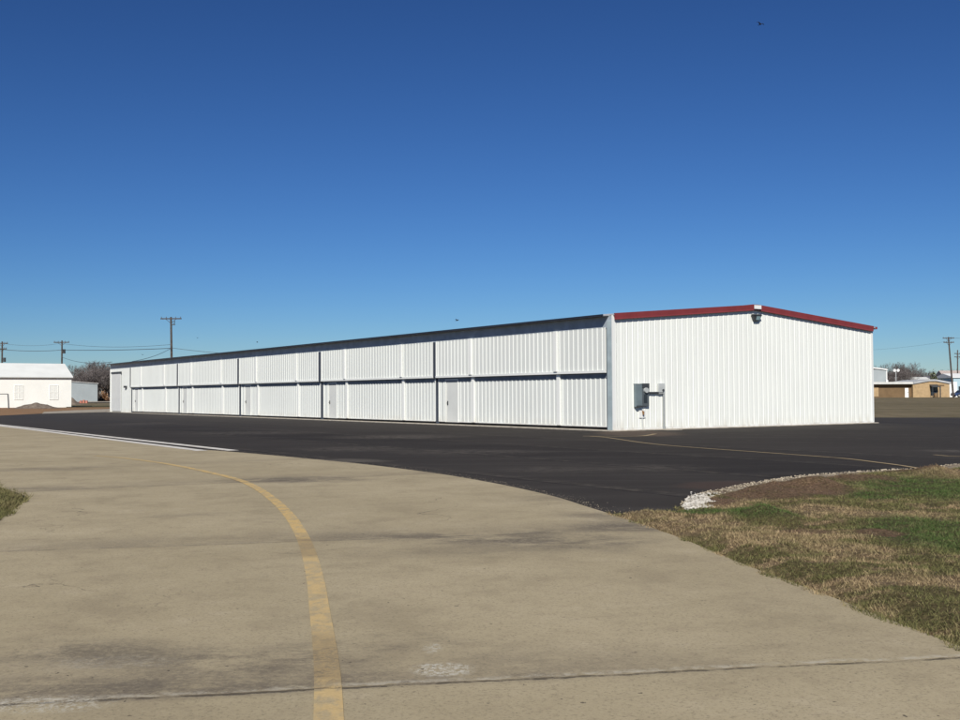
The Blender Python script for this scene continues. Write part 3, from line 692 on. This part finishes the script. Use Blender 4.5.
# ------------------------------------------------------------------ utility poles and wires
def power_pole(px, pyt, Y, base_px=None, arms=((0, 1.2, 1.2),), xf=None, label='', rot=0):
    top = at(px, pyt, Y); bxp = base_px if base_px is not None else px
    b = at(bxp, 400, Y); b.z = zt(b.x, b.y)-.2
    r = empty('power_pole', b, rot, label, 'utility pole', 'wooden utility poles on the horizon')
    tp = Matrix.Rotation(-rot, 3, 'Z') @ (top-b)
    MB().tube([(0,0,0), tuple(tp*.5), tuple(tp)], [.19, .16, .13], 10).build('pole', M['wood'], r)
    for (dz, l, rr) in arms:
        q = tp*(1-dz/tp.length)
        m = MB(); m.box(q.x-l, q.x+rr, q.y-.15, q.y-.03, q.z-.08, q.z+.08)
        m.tube([(q.x-l*.5, q.y-.09, q.z-.05), (q.x, q.y-.09, q.z-.65)], .03, 6); m.tube([(q.x+rr*.5, q.y-.09, q.z-.05), (q.x, q.y-.09, q.z-.65)], .03, 6)
        ar = m.build('crossarm', M['wood'], r)
        for u in (-l+.12, -l*.45, rr*.45, rr-.12):
            MB().tube([(q.x+u, q.y-.09, q.z+.08), (q.x+u, q.y-.09, q.z+.20), (q.x+u, q.y-.09, q.z+.30)], [.03, .055, .03], 8).build('insulator', M['ceramic'], ar)
    if xf:
        q = tp*(1-xf[0]/tp.length)
        m = MB(); m.tube([(q.x+xf[1], q.y-.1, q.z-.45), (q.x+xf[1], q.y-.1, q.z+.35)], .24, 12); m.box(min(q.x, q.x+xf[1]), max(q.x, q.x+xf[1]), q.y-.12, q.y-.04, q.z-.05, q.z+.05); m.build('transformer', M['dark'], r)
    return top
T1 = power_pole(171, 317, 150, 172.3, arms=((.25, 1.45, 1.5),), xf=None, label='tallest utility pole, rising behind the far end of the hangar roof')
m = MB()
T2 = power_pole(62, 340.5, 200, 61.7, arms=((.35, 1.5, 1.4),), xf=(2.0, .45), label='utility pole rising behind the hip roof end of the white building')
T3 = power_pole(2.2, 341.5, 200, 1.8, arms=((.35, 1.1, 1.1), (1.4, .9, .9)), xf=(3.4, .5), label='utility pole with two crossarms at the left edge of the photo')
T4 = power_pole(948.4, 337, 215, 953.5, arms=((.25, 1.2, 1.1), (1.1, 1.1, 1.0)), label='dark leaning utility pole with double crossarm beside the brick building')
T5 = power_pole(957.6, 350, 290, 957.6, arms=((1.0, .9, 1.2), (1.9, .9, 1.2)), label='slim distant utility pole at the right edge of the photo')
# switch gear on the tall pole
g = bpy.data.objects.get('power_pole'); hgt = (T1-g.location)
m = MB(); m.box(hgt.x+.0, hgt.x+.62, hgt.y-.2, hgt.y-.06, hgt.z-1.15, hgt.z-1.02); m.tube([(hgt.x+.5,hgt.y-.13,hgt.z-1.02),(hgt.x+.55,hgt.y-.13,hgt.z-.55)], .06, 8); m.build('cutout_switch', M['dark'], g)
def wire(a, b, sag, label, r=.022, n=24):
    a = Vector(a); b = Vector(b); pts = []
    for i in range(n+1):
        u = i/n; p = a.lerp(b, u); p.z -= sag*4*u*(1-u); pts.append(p)
    o = MB().tube(pts, r, 5, cap=False).build('power_line', M['wire'])
    return tag(o, label, 'power line', 'overhead power lines')
wire(at(2.2,349.5,200), at(62,350,200), .25, 'lower overhead wire running between the two left utility poles', .045)
wire(at(2.2,343.2,200), at(62,343,200), .5, 'upper thin overhead wire between the two left utility poles', .02)
wire(at(62,350,200), at(171,348.3,150), .15, 'thick lower overhead wire between the white building and the hangar pole', .045)
wire(at(62,343.5,200), at(171,344.5,150), .5, 'thin upper overhead wire between the white building and the hangar pole', .022)
wire(at(62,357,200), at(112,362,140), .55, 'slack overhead wire sagging down to the far hangar end', .03)
wire(at(171,348.3,150), at(132,361.5,106), .25, 'service wire slanting down from the tall pole to the hangar', .028)
wire(at(171,347.8,150), at(330,353,150), .6, 'overhead wire leaving the tall pole to the right behind the hangar', .028)
wire(at(2.2,349.5,200), at(-90,346,200), .4, 'overhead wire leaving the photo on the left', .03)
wire(at(948.4,341,215), at(820,350,260), .8, 'faint overhead wire left of the leaning pole', .014)
wire(at(948.4,337.6,215), at(1010,335,215), .4, 'faint overhead wire right of the leaning pole', .025)

# ------------------------------------------------------------------ far left: white building, heap, shed
def V3(px, py, Y): return at(px, py, Y)
Yb = 158.0
p = at(71.3, 406.8, Yb); X1 = p.x; wl_ = 34.0; eh = 4.32; dp = 10.4; ov = .2
wb = empty('white_building', (X1, Yb, 0), A, 'long low white gabled building with pale roof at the left edge', 'building')
m = MB(); m.box(-wl_, 0, 0, dp, -.1, eh); rz = 6.55
m.poly([(-.001,0,eh),(-.001,dp,eh),(-.001,dp/2,rz-.15)]); m.poly([(-wl_+.001,0,eh),(-wl_+.001,dp/2,rz-.15),(-wl_+.001,dp,eh)]); m.build('wall', M['cottage'], wb)
m = MB()
for (ya, yb) in ((-ov, dp/2), (dp+ov, dp/2)):
    q = [(-wl_-ov,ya,eh+.12),(ov,ya,eh+.12),(ov,yb,rz),(-wl_-ov,yb,rz)]
    if ya > 0: q = [q[1], q[0], q[3], q[2]]
    m.hexa([(a[0],a[1],a[2]-.1) for a in q], q)
m.build('roof', M['cottage_roof'], wb)
MB().box(-wl_-ov, ov, -ov-.02, -ov+.10, eh-.10, eh+.018).build('eave_gap_shade', M['eave_dark'], wb)  # dark strip painted as the gap shadow under the eave
def on_facade(px, py):
    d = ray(px, py); o = Vector((X1, Yb)); r_ = Vector((d[0], d[1])); k = (o.x*e1.y-o.y*e1.x)/(r_.x*e1.y-r_.y*e1.x)
    q = r_*k-o; return q.dot(e1), EYE+d[2]*k
for cx in (18.7, 53.8):
    x0, z0 = on_facade(cx-4.0, 399.2); x1, z1 = on_facade(cx+4.0, 385.5)
    w_ = MB().box(x0, x1, -.035, -.002, z0, z1).build('window', M['cottage_win'], wb)
    fm = MB()
    fm.box(x0-.07, x0, -.06, -.002, z0-.07, z1+.07); fm.box(x1, x1+.07, -.06, -.002, z0-.07, z1+.07); fm.box(x0, x1, -.06, -.002, z1, z1+.07); fm.box(x0, x1, -.06, -.002, z0-.07, z0)
    fm.box((x0+x1)/2-.03, (x0+x1)/2+.03, -.06, -.036, z0, z1); fm.box(x0, (x0+x1)/2-.031, -.06, -.036, (z0+z1)/2-.03, (z0+z1)/2+.03); fm.box((x0+x1)/2+.031, x1, -.06, -.036, (z0+z1)/2-.03, (z0+z1)/2+.03)
    fm.build('frame', M['cottage'], w_)
# tubular frame leaning by the wall
Yf = 143.; fr_ = empty('pipe_frame', (at(4, 407, Yf).x, Yf, 0), 0, 'dark tubular A frame standing before the white building', 'frame')
a = at(0, 394, Yf)-Vector((fr_.location.x, Yf, 0))
tx = at(8, 394, Yf).x-fr_.location.x; bx_ = at(10.5, 407.5, Yf).x-fr_.location.x; lx = at(-14, 394, Yf).x-fr_.location.x
hz = at(8, 394, Yf).z
MB().tube([(lx,0,hz),(tx,0,hz)], .05, 8).build('top_bar', M['dark'], fr_)
MB().tube([(tx,0,hz),(bx_,-.5,0)], .09, 8).build('leg', M['dark'], fr_); MB().tube([(tx,0,hz),(tx-.4,1.0,0)], .04, 8).build('leg', M['light_metal'], fr_)
MB().tube([(lx,0,hz),(lx-.4,-.5,0)], .09, 8).build('leg', M['dark'], fr_); MB().tube([(lx,0,hz),(lx+.3,1.0,0)], .04, 8).build('leg', M['light_metal'], fr_)
def heap(name, px, py, Y, hw, hd, h, mat, label, cat, seed=0, z=0.):
    c0 = at(px, py, Y); m = MB(); n = 26
    for j in range(n+1):
        for i in range(n+1):
            u = -1+2*i/n; v = -1+2*j/n; r2 = u*u+v*v
            hh = max(0, math.exp(-r2*2.2)-.11)*h*1.12*(.75+.5*noise.noise(Vector((u*2.5+seed, v*2.5, seed)))+.12*noise.noise(Vector((u*9, v*9, seed))))
            if u > .1: hh *= .93
            m.v.append((u*hw, v*hd, hh-.02))
    for j in range(n):
        for i in range(n): a = j*(n+1)+i; m.f.append((a, a+1, a+n+2, a+n+1)); m.mi.append(0)
    o = m.build(name, mat, smooth_=True); o.location = (c0.x, Y, z); return tag(o, label, cat)
heap('dirt_pile', 37, 407, 141, 3.3, 2.2, 1.05, M['heap'], 'low grey brown dirt pile in front of the white building', 'dirt pile', 1)
heap('gravel_pile', 69, 402, 190, 2.9, 1.8, 1.5, M['heap'], 'small grey heap between the white building and the orange barrier', 'gravel pile', 4, .1)
# grey shed
Ys = 228; a = at(66, 381.0, Ys); b = at(97.6, 383.4, Ys); zb = zt(0, Ys)
sh = empty('metal_shed', (b.x, Ys, zb), A, 'plain grey metal shed behind the white building', 'shed')
wd = 15.; hr = b.z-zb-.12; hl = hr+.10*wd
MB().hexa([(-wd,0,-.1),(0,0,-.1),(0,14,-.1),(-wd,14,-.1)], [(-wd,0,hl-.3),(0,0,hr),(0,14,hr),(-wd,14,hl-.3)]).build('wall', M['shed'], sh)
MB().hexa([(-wd-.3,-.2,hl-.27),(.15,-.2,hr+.03),(.15,14.3,hr+.03),(-wd-.3,14.3,hl-.27)], [(-wd-.3,-.2,hl-.15),(.15,-.2,hr+.15),(.15,14.3,hr+.15),(-wd-.3,14.3,hl-.15)]).build('roof', M['trimpale'], sh)
# orange barrier blocks
c0 = at(83, 400.5, 205); ob = empty('orange_barrier', (c0.x, 205, zt(0, 205)), 0, 'low orange barrier sections before the grey shed', 'barrier')
for k in range(3):
    x = -.75+k*.55
    MB().hexa([(x,0,-.1),(x+.5,0,-.1),(x+.5,.5,-.1),(x,.5,-.1)], [(x+.06,.12,.45+.12*(k%2)),(x+.44,.12,.45+.12*(k%2)),(x+.44,.38,.45+.12*(k%2)),(x+.06,.38,.45+.12*(k%2))]).build('section', M['orange'], ob, bevel=.03)
# brush pile: many sticks
def sticks(name, px, Y, w, h, mat, label, cat, n=900, seed=3, r=.03):
    c0 = at(px, 400, Y); rr = random.Random(seed); m = MB()
    for k in range(n):
        x = rr.gauss(0, w*.42); y = rr.gauss(0, w*.3); z = abs(rr.gauss(0, h*.42))*math.exp(-(x/w)**2)
        a = rr.random()*6.28; e_ = rr.uniform(-.5, .9); l = rr.uniform(.25, .7)
        d = Vector((math.cos(a)*math.cos(e_), math.sin(a)*math.cos(e_), math.sin(e_)))*l; q = d.cross(Vector((0,0,1))).normalized()*r*rr.uniform(.7, 2.5)
        p = Vector((x, y, z)); m.poly([p-q, p+q, p+d])
    o = m.build(name, mat); o.location = (c0.x, Y, zt(c0.x, Y)); return tag(o, label, cat)
sticks('brush_pile', 104, 236, 1.35, 1.9, M['brush'], 'orange brown brush pile just left of the far hangar end', 'brush pile', 1600, 3, .07)

# ------------------------------------------------------------------ right background: brick building and neighbours
Yr = 232.; zr = zt(0, Yr)
def rx_(px, Y=Yr): return at(px, 390, Y).x
def rz_(px, py, Y=Yr): return at(px, py, Y).z
bk = empty('brick_building', (rx_(913), Yr, zr), 0, 'low tan and brown brick building with flat pale roof across the field', 'building')
O = bk.location
zt_b = rz_(890, 384.2)-O.z
x0 = rx_(840)-O.x
MB().box(x0, -.002, .9, 14, -.3, zt_b-.02).build('brown_wall', M['brown'], bk)
m = MB(); x1 = rx_(949.5)-O.x; zg = rz_(931, 381.2)-O.z
m.hexa([(0,0,-.3),(x1,0,-.3),(x1,14,-.3),(0,14,-.3)], [(0,0,zt_b),(x1,0,zt_b),(x1,14,zt_b),(0,14,zt_b)])
m.hexa([(0,0,zt_b),(x1,0,zt_b),(x1,14,zt_b),(0,14,zt_b)], [(x1*.45,0,zg),(x1*.62,0,zg),(x1*.62,14,zg),(x1*.45,14,zg)])
m.build('tan_wall', M['tan'], bk)
m = MB(); m.box(x0-.3, -.01, -.15, 14.2, zt_b, zt_b+.50); m.build('roof_fascia', M['trimpale'], bk)
m = MB(); m.hexa([(0,-.25,zt_b+.01),(x1*.45,-.25,zg+.01),(x1*.45,14.2,zg+.01),(0,14.2,zt_b+.01)], [(-.01,-.25,zt_b+.5),(x1*.45,-.25,zg+.42),(x1*.45,14.2,zg+.42),(-.01,14.2,zt_b+.5)])
m.hexa([(x1*.62,-.25,zg+.01),(x1+.3,-.25,zt_b-.02),(x1+.3,14.2,zt_b-.02),(x1*.62,14.2,zg+.01)], [(x1*.62,-.25,zg+.4),(x1+.3,-.25,zt_b+.4),(x1+.3,14.2,zt_b+.4),(x1*.62,14.2,zg+.4)])
m.box(x1*.45, x1*.62, -.25, 14.2, zg+.01, zg+.4)
m.build('roof', M['flatroof'], bk)
dx0 = rx_(906.4)-O.x; dx1 = rx_(910)-O.x
dr = MB().box(dx0, dx1, .80, .898, -.1, rz_(908, 388)-O.z).build('door', M['white_plain'], bk)
MB().box(dx1-.2, dx1-.1, .74, .798, 1.0, 1.15).build('handle', M['dark'], dr)
for k, (pa, pb) in enumerate(((874.5, 880),)):
    MB().box(rx_(pa)-O.x, rx_(pb)-O.x, .84, .898, .2, 2.2).build('garage_door', M['tan'], bk)
# dark entrance with awning
ax0 = rx_(929.5)-O.x; ax1 = rx_(937.5)-O.x
en = MB().box(ax0+.2, ax1-.1, -.06, -.002, .35, 2.35).build('entrance', M['window'], bk)
m = MB(); m.hexa([(ax0,-1.5,2.15),(ax1,-1.5,2.15),(ax1,-.01,2.45),(ax0,-.01,2.45)], [(ax0,-1.5,2.3),(ax1,-1.5,2.3),(ax1,-.01,2.75),(ax0,-.01,2.75)]); m.build('awning', M['dark'], en)
MB().tube([(ax0+.1,-1.4,2.15),(ax0+.1,-1.4,-.1)], .07, 8).build('awning_post', M['dark'], en); MB().tube([(ax1-.1,-1.4,2.15),(ax1-.1,-1.4,-.1)], .07, 8).build('awning_post', M['dark'], en)
MB().box(ax0+.5, ax1-.6, -1.35, -.9, -.1, .85).build('planter', M['brown'], en)
for k in range(2):
    xx = rx_(944.5+2.6*k)-O.x; MB().box(xx-.25, xx+.25, 2.0, 2.6, zt_b+.4, zt_b+1.15).build('roof_vent', M['window'], bk)
MB().box(rx_(888)-O.x, rx_(890)-O.x, 1.0, 1.6, zt_b+.5, zt_b+.95).build('roof_vent', M['white_plain'], bk)
# white utility shed right of the brick building
MB_ = MB().box(0, 2.0, 0, 6, -.3, 3.3); o = MB_.build('white_shed', M['white_plain']); o.location = (rx_(950.2), Yr+1, zr); tag(o, 'narrow white shed at the right end of the brick building', 'shed')
# sign post
sp_ = empty('sign_post', (rx_(940.6, 224), 224, zt(0, 224)), 0, 'thin dark T shaped sign post in front of the tan wall', 'sign post')
MB().tube([(0,0,-.1),(0,0,2.5)], .07, 8).build('post', M['dark'], sp_); MB().box(-.55, .75, -.06, .06, 2.3, 2.62).build('sign_board', M['brown'], sp_)
# bushes by the entrance
sticks('bush', 933.5, 245, 1.3, 3.6, M['shrub'], 'olive bush showing above the dark entrance', 'bush', 900, 9, .12).location.z = zr+1.6+.6
# twin floodlight
fl = empty('flood_light_mast', (rx_(896.2, 250), 250, zr), 0, 'mast with two bright white round floodlights above the brick building', 'floodlight')
zl = rz_(896, 370.2, 250)-zr
MB().tube([(0,0,0),(0,0,zl+.2)], .09, 8).build('mast', M['light_metal'], fl)
MB().box(-.7, .7, -.05, .05, zl-.05, zl+.05).build('crossbar', M['light_metal'], fl)
for s in (-1, 1): MB().tube([(s*.42,-.06,zl),(s*.42,-.35,zl-.05)], [.22, .36], 14).build('lamp', M['white_plain'], fl)
# grey hall behind
Yh = 300; hx1 = at(887, 380, Yh).x; hz_ = at(880, 368.4, Yh).z; zrh = zt(0, Yh)
hl_ = empty('grey_hall', (hx1, Yh, zrh), 0, 'pale grey metal hall with white arched roof behind the brick building', 'hall')
m = MB(); m.box(-14, -.25, 0, 18, -.2, hz_-zrh-.35); m.build('wall', M['shed'], hl_)
m = MB(); hh = hz_-zrh
pr = [(-14.2, hh-.9), (-12, hh-.3), (-8, hh+.12), (-4, hh+.1), (-1.8, hh-.12), (.1, hh-.45)]
for (xa, za), (xb, zb_) in zip(pr[:-1], pr[1:]):
    m.hexa([(xa,-.3,za-.12),(xb,-.3,zb_-.12),(xb,18,zb_-.12),(xa,18,za-.12)], [(xa,-.3,za+.22),(xb,-.3,zb_+.22),(xb,18,zb_+.22),(xa,18,za+.22)])
m.build('roof', M['white_plain'], hl_)
MB().box(-.249, .05, -.1, .3, -.2, hh-.6).build('corner_trim', M['white_plain'], hl_)
# pale blue building at the right edge
Yp = 250; pbx = at(953.5, 390, Yp).x
pb = empty('pale_blue_building', (pbx, Yp, zr), 0, 'pale blue metal building at the right edge of the photo', 'building')
hb = rz_(958, 376.5, Yp)-zr
MB().box(0, 14, 0, 10, -.2, hb-.3).build('wall', M['pale_blue'], pb)
MB().hexa([(-.3,-.3,hb-.3),(14.3,-.3,hb-.3),(14.3,10.3,hb-.3),(-.3,10.3,hb-.3)], [(-.3,-.3,hb-.1),(14.3,-.3,hb-.1),(14.3,5,hb+.8),(-.3,5,hb+.8)]).build('roof', M['white_plain'], pb)
MB().box(1.2, 2.6, -.06, -.002, 1.2, 2.4).build('window', M['window'], pb)
# distant houses
def house(px, Y, w, h, rh, mw, mr, label, d=9):
    c0 = at(px, 390, Y); r = empty('house', (c0.x, Y, zt(0, Y)), random.uniform(-.15, .15), label, 'house', 'houses far behind the brick building')
    MB().box(-w/2, w/2, 0, d, -.2, h).build('wall', mw, r)
    m = MB(); a = [(-w/2-.4,-.4,h+.002),(w/2+.4,-.4,h+.002),(w/2+.4,d+.4,h+.002),(-w/2-.4,d+.4,h+.002)]; m.poly([a[0],a[1],(w/2+.4,d/2,h+rh),(-w/2-.4,d/2,h+rh)]); m.poly([a[2],a[3],(-w/2-.4,d/2,h+rh),(w/2+.4,d/2,h+rh)]); m.poly([a[1],a[2],(w/2+.4,d/2,h+rh)]); m.poly([a[3],a[0],(-w/2-.4,d/2,h+rh)]); m.poly(a[::-1])
    m.build('roof', mr, r)
    for u in (-.28, .28):
        wi = MB().box(w*u-.6, w*u+.6, -.05, -.002, h*.45, h*.85).build('window', M['window'], r)
        MB().box(w*u-.72, w*u+.72, -.10, -.051, h*.40, h*.445).build('sill', M['white_plain'], wi)
M['bluegrey'] = simple('blue_grey_siding', (.20, .26, .34), .7, .2); M['rosy'] = simple('weathered_siding', (.42, .36, .33), .8, .2)
house(917, 345, 11, 4.6, 1.5, M['bluegrey'], M['trimpale'], 'blue grey house left of the olive bush, before the trees')
house(932, 365, 9, 4.8, 1.7, M['trimpale'], M['roof_dark'], 'white house with dark roof above the tan wall')
house(944, 350, 9, 4.8, 1.6, M['bluegrey'], M['roof_dark'], 'blue grey house just left of the leaning pole')
house(961, 375, 11, 6.4, 2.4, M['rosy'], M['rosy'], 'weathered pinkish house above the pale blue building')
# parked car at the right edge
def car(px, Y, label):
    c0 = at(px, 395, Y); r = empty('parked_car', (c0.x, Y, zt(0, Y)), .15, label, 'car')
    m = MB(); L_, Wd = 2.2, .88
    sec = [(-2.2,.35,.62),(-2.1,.3,.86),(-1.2,.28,.93),(1.3,.28,.95),(2.05,.3,.88),(2.2,.4,.66)]
    for (a, b) in zip(sec[:-1], sec[1:]):
        m.hexa([(a[0],-Wd,a[1]),(b[0],-Wd,b[1]),(b[0],Wd,b[1]),(a[0],Wd,a[1])], [(a[0],-Wd*.96,a[2]),(b[0],-Wd*.96,b[2]),(b[0],Wd*.96,b[2]),(a[0],Wd*.96,a[2])])
    m.hexa([(-.75,-.72,1.40),(.95,-.72,1.40),(.95,.72,1.40),(-.75,.72,1.40)], [(-.65,-.66,1.46),(.85,-.66,1.46),(.85,.66,1.46),(-.65,.66,1.46)])
    m.build('body', M['blue_paint'], r, bevel=.03)
    MB().hexa([(-1.25,-.84,.935),(1.55,-.84,.935),(1.55,.84,.935),(-1.25,.84,.935)], [(-.74,-.70,1.395),(.94,-.70,1.395),(.94,.70,1.395),(-.74,.70,1.395)]).build('windows', M['window'], r)
    for x in (-1.35, 1.35):
        for s in (-1, 1):
            w_ = MB().tube([(x, s*.92, .33), (x, s*.70, .33)], .33, 16).build('wheel', M['tyre'], r); MB().tube([(x, s*.935, .33), (x, s*.921, .33)], .18, 12).build('rim', M['light_metal'], w_)
    for s in (-1, 1): MB().box(-2.21, -2.17, s*.62-.16, s*.62+.16, .62, .76).build('headlight', M['light_metal'], r)
car(962.5, 226, 'dark blue parked car at the right edge beside the leaning pole')

# ------------------------------------------------------------------ bare winter trees
def tree_mesh(seed, h, spread):
    rr = random.Random(seed); tr = MB(); tw = MB()
    def grow(p, d, l, r, lvl):
        segs = 3; pts = [p]; rad = [r]; q = p.copy(); dd = d.copy()
        for k in range(segs):
            dd = (dd+Vector((rr.gauss(0,.16), rr.gauss(0,.16), rr.gauss(.04,.08)))).normalized(); q = q+dd*l/segs; pts.append(q.copy()); rad.append(r*(1-.5*(k+1)/segs))
        if lvl <= 2: tr.tube(pts, rad, 5 if lvl < 2 else 3, cap=False)
        else:
            s = Vector((rr.gauss(0,1),rr.gauss(0,1),rr.gauss(0,.3))).normalized()*max(r, .022)
            for a, b in zip(pts[:-1], pts[1:]): tw.poly([a-s, a+s, b+s*.6, b-s*.6])
        if lvl >= 5: return
        nb = (5, 4, 4, 5, 5)[lvl]
        for k in range(nb+(lvl == 0)*2):
            u = rr.uniform(.35, 1.0) if lvl else rr.uniform(.3, 1.0); i = min(segs-1, int(u*segs)); f = u*segs-i; b = pts[i].lerp(pts[i+1], f)
            an = rr.uniform(.35, 1.0)*spread; az = rr.random()*6.283
            o = dd.orthogonal().normalized(); o.rotate(Matrix.Rotation(az, 3, dd)); nd = (dd*math.cos(an)+o*math.sin(an)); nd.z += .08; nd.normalize()
            grow(b, nd, l*rr.uniform(.52, .78), max(.022, r*.5), lvl+1)
    grow(Vector((0,0,-.1)), Vector((0,0,1)), h*.42, h*.022, 0)
    return tr, tw
protos = []
for k in range(5):
    h = (11, 10, 12, 9, 10)[k]; tr, tw = tree_mesh(20+k, h, (.95, 1.05, .85, 1.1, .95)[k])
    zm = max(v[2] for v in tw.v)
    me_t = bpy.data.meshes.new('trunk'); me_t.from_pydata(tr.v, [], tr.f); me_t.materials.append(M['bark'])
    me_c = bpy.data.meshes.new('crown'); me_c.from_pydata(tw.v, [], tw.f); me_c.materials.append(M['twig'])
    protos.append((me_t, me_c, zm))
def tree(px, pytop, Y, k, label, group, wide=1.0):
    c0 = at(px, pytop, Y); z0 = zt(c0.x, Y); h = c0.z-z0; mt, mc, zm = protos[k]; s = h/zm
    r = empty('bare_tree', (c0.x, Y, z0), random.random()*6.28, label, 'tree', group); r.scale = (s*wide, s*wide, s)
    for nm, me in (('trunk', mt), ('crown', mc)):
        o = bpy.data.objects.new(nm, me); COL.objects.link(o); o.parent = r
LG = 'bare trees left of the far hangar end'; RG = 'bare trees behind the brick building'
ltree = [(70,369,280),(76,365,300),(81,366,262),(86,362,310),(91,361,285),(95,359,300),(99,358,270),(103,357.5,300),(107,358,280),(111,358,295),(116,359,285),(122,360,300),(84,369,250),(93,366,255),(101,365,250),(106,364,255),(112,363,255)]
for i, (a, b, c) in enumerate(ltree): tree(a, b+2.5, c, i % 5, 'bare grey brown winter tree in the wood between the grey shed and the hangar', LG, 1.15)
rtree = [(868,369,380),(876,367,400),(882,366,385),(887,365,360),(891,363,380),(895,362,350),(899,361,365),(903,361,350),(907,363,370),(911,365,380),(915,367,370),(919,368,395),(923,370,400),(928,369.5,420),(933,371,410),(938,370,425),(943,371.5,410),(948,370,420),(953,371,430),(958,369,410),(963,368,420),(970,367,400),
         (893,369,335),(901,368,335),(909,371,340)]
for i, (a, b, c) in enumerate(rtree): tree(a, b, c, (i*3+1) % 5, 'bare winter tree in the row above the brick building roof', RG, 1.15)
# far woods: twiggy mass on the horizon
m = MB(); rr = random.Random(5)
for k in range(52000):
    ang = rr.uniform(-.62, .62); Y = rr.uniform(430, 560); X = math.tan(ang)*Y
    hh = 7.5+3.5*noise.noise(Vector((ang*26, 0, 3)))+2*noise.noise(Vector((ang*90, 0, 7)))
    z = hh*rr.random()**.8; l = rr.uniform(.8, 2.2); a = rr.uniform(-.9, .9); w = rr.uniform(.05, .22)
    p = Vector((X, Y, .45+z)); d = Vector((math.sin(a), rr.uniform(-.3, .3), math.cos(a)))*l; q = Vector((math.cos(a), 0, -math.sin(a)))*w
    m.poly([p-q, p+q, p+d])
tag(m.build('far_woods', M['twig']), 'hazy grey brown woods along the horizon', 'woods', kind='stuff')

# ------------------------------------------------------------------ birds
def bird(px, py, Y, span, rot, label, flap=.2):
    m = MB(); k = span/2
    m.tube([(0,-.36*k,0),(0,-.28*k,.02*k),(0,-.05*k,0),(0,.25*k,0),(0,.5*k,.0)], [.02*k,.07*k,.11*k,.08*k,.02*k], 8)
    for s in (-1, 1):
        a = [(s*.05*k,-.16*k,.03*k),(s*.5*k,-.14*k,flap*k),(s*k,.10*k,flap*.6*k),(s*.5*k,.10*k,flap*k),(s*.05*k,.16*k,.03*k)]
        m.hexa([a[0],a[1],a[3],a[4]], [(p[0],p[1],p[2]+.03*k) for p in (a[0],a[1],a[3],a[4])])
        m.hexa([a[1],a[2],(a[2][0],a[2][1]+.03*k,a[2][2]),a[3]], [(p[0],p[1],p[2]+.02*k) for p in (a[1],a[2],(a[2][0],a[2][1]+.03*k,a[2][2]),a[3])])
    m.poly([(-.06*k,.4*k,0),(.06*k,.4*k,0),(.13*k,.66*k,0),(-.13*k,.66*k,0)])
    o = m.build('bird', M['bird']); o.location = at(px, py, Y); o.rotation_euler = (0, .1, rot)
    return tag(o, label, 'bird', 'birds in the sky')
bird(760.5, 24.3, 60, .62, .5, 'dark bird high in the deep blue sky above the gable', .25)
bird(457, 320.5, 75, .55, 1.0, 'bird gliding just above the middle of the hangar roof', .3)
bird(257.3, 342.3, 105, .42, 1.4, 'tiny bird above the roof between the tall pole and roof middle', .3)
bird(197.5, 338, 120, .40, .7, 'tiny bird just right of the tall utility pole', .35)
bird(142.6, 354.8, 120, .42, 1.1, 'tiny bird just left of the tall pole near the wires', .3)

# ------------------------------------------------------------------ light, sky, camera
SA = math.radians(49); EL = math.radians(37)
n_ = -e1; g_ = -e2; sh_ = n_*math.cos(SA)+g_*math.sin(SA)
sun_dir = Vector((sh_.x*math.cos(EL), sh_.y*math.cos(EL), math.sin(EL)))
sl = bpy.data.lights.new('sun', 'SUN'); sl.energy = 4.6; sl.angle = math.radians(.5); sl.color = (1, .955, .87)
so = bpy.data.objects.new('sun', sl); COL.objects.link(so); so.rotation_euler = sun_dir.to_track_quat('Z', 'Y').to_euler()
w = bpy.data.worlds.new('World'); scene.world = w; w.use_nodes = True; nt = w.node_tree
sky = nt.nodes.new('ShaderNodeTexSky'); sky.sky_type = 'NISHITA'; sky.sun_disc = False; sky.sun_elevation = EL
sky.sun_rotation = math.atan2(sh_.x, sh_.y); sky.altitude = 100; sky.air_density = 1.0; sky.dust_density = 0; sky.ozone_density = 10
bg = nt.nodes['Background']; bg.inputs[1].default_value = .0285
gm = nt.nodes.new('ShaderNodeGamma'); gm.inputs[1].default_value = 1.38; nt.links.new(sky.outputs[0], gm.inputs[0]); nt.links.new(gm.outputs[0], bg.inputs[0])
cam = bpy.data.cameras.new('camera'); cam.sensor_width = 36; cam.lens = F/960*36; cam.clip_start = .05; cam.clip_end = 9000
co = bpy.data.objects.new('camera', cam); COL.objects.link(co); scene.camera = co
Mx = Matrix((( CR[0], CU[0], -CF[0], 0), (CR[1], CU[1], -CF[1], 0), (CR[2], CU[2], -CF[2], EYE), (0, 0, 0, 1))); co.matrix_world = Mx
scene.view_settings.view_transform = 'Standard'; scene.view_settings.look = 'None'; scene.view_settings.gamma = 1; scene.view_settings.exposure = .15
scene.render.engine = 'CYCLES'; scene.cycles.max_bounces = 6
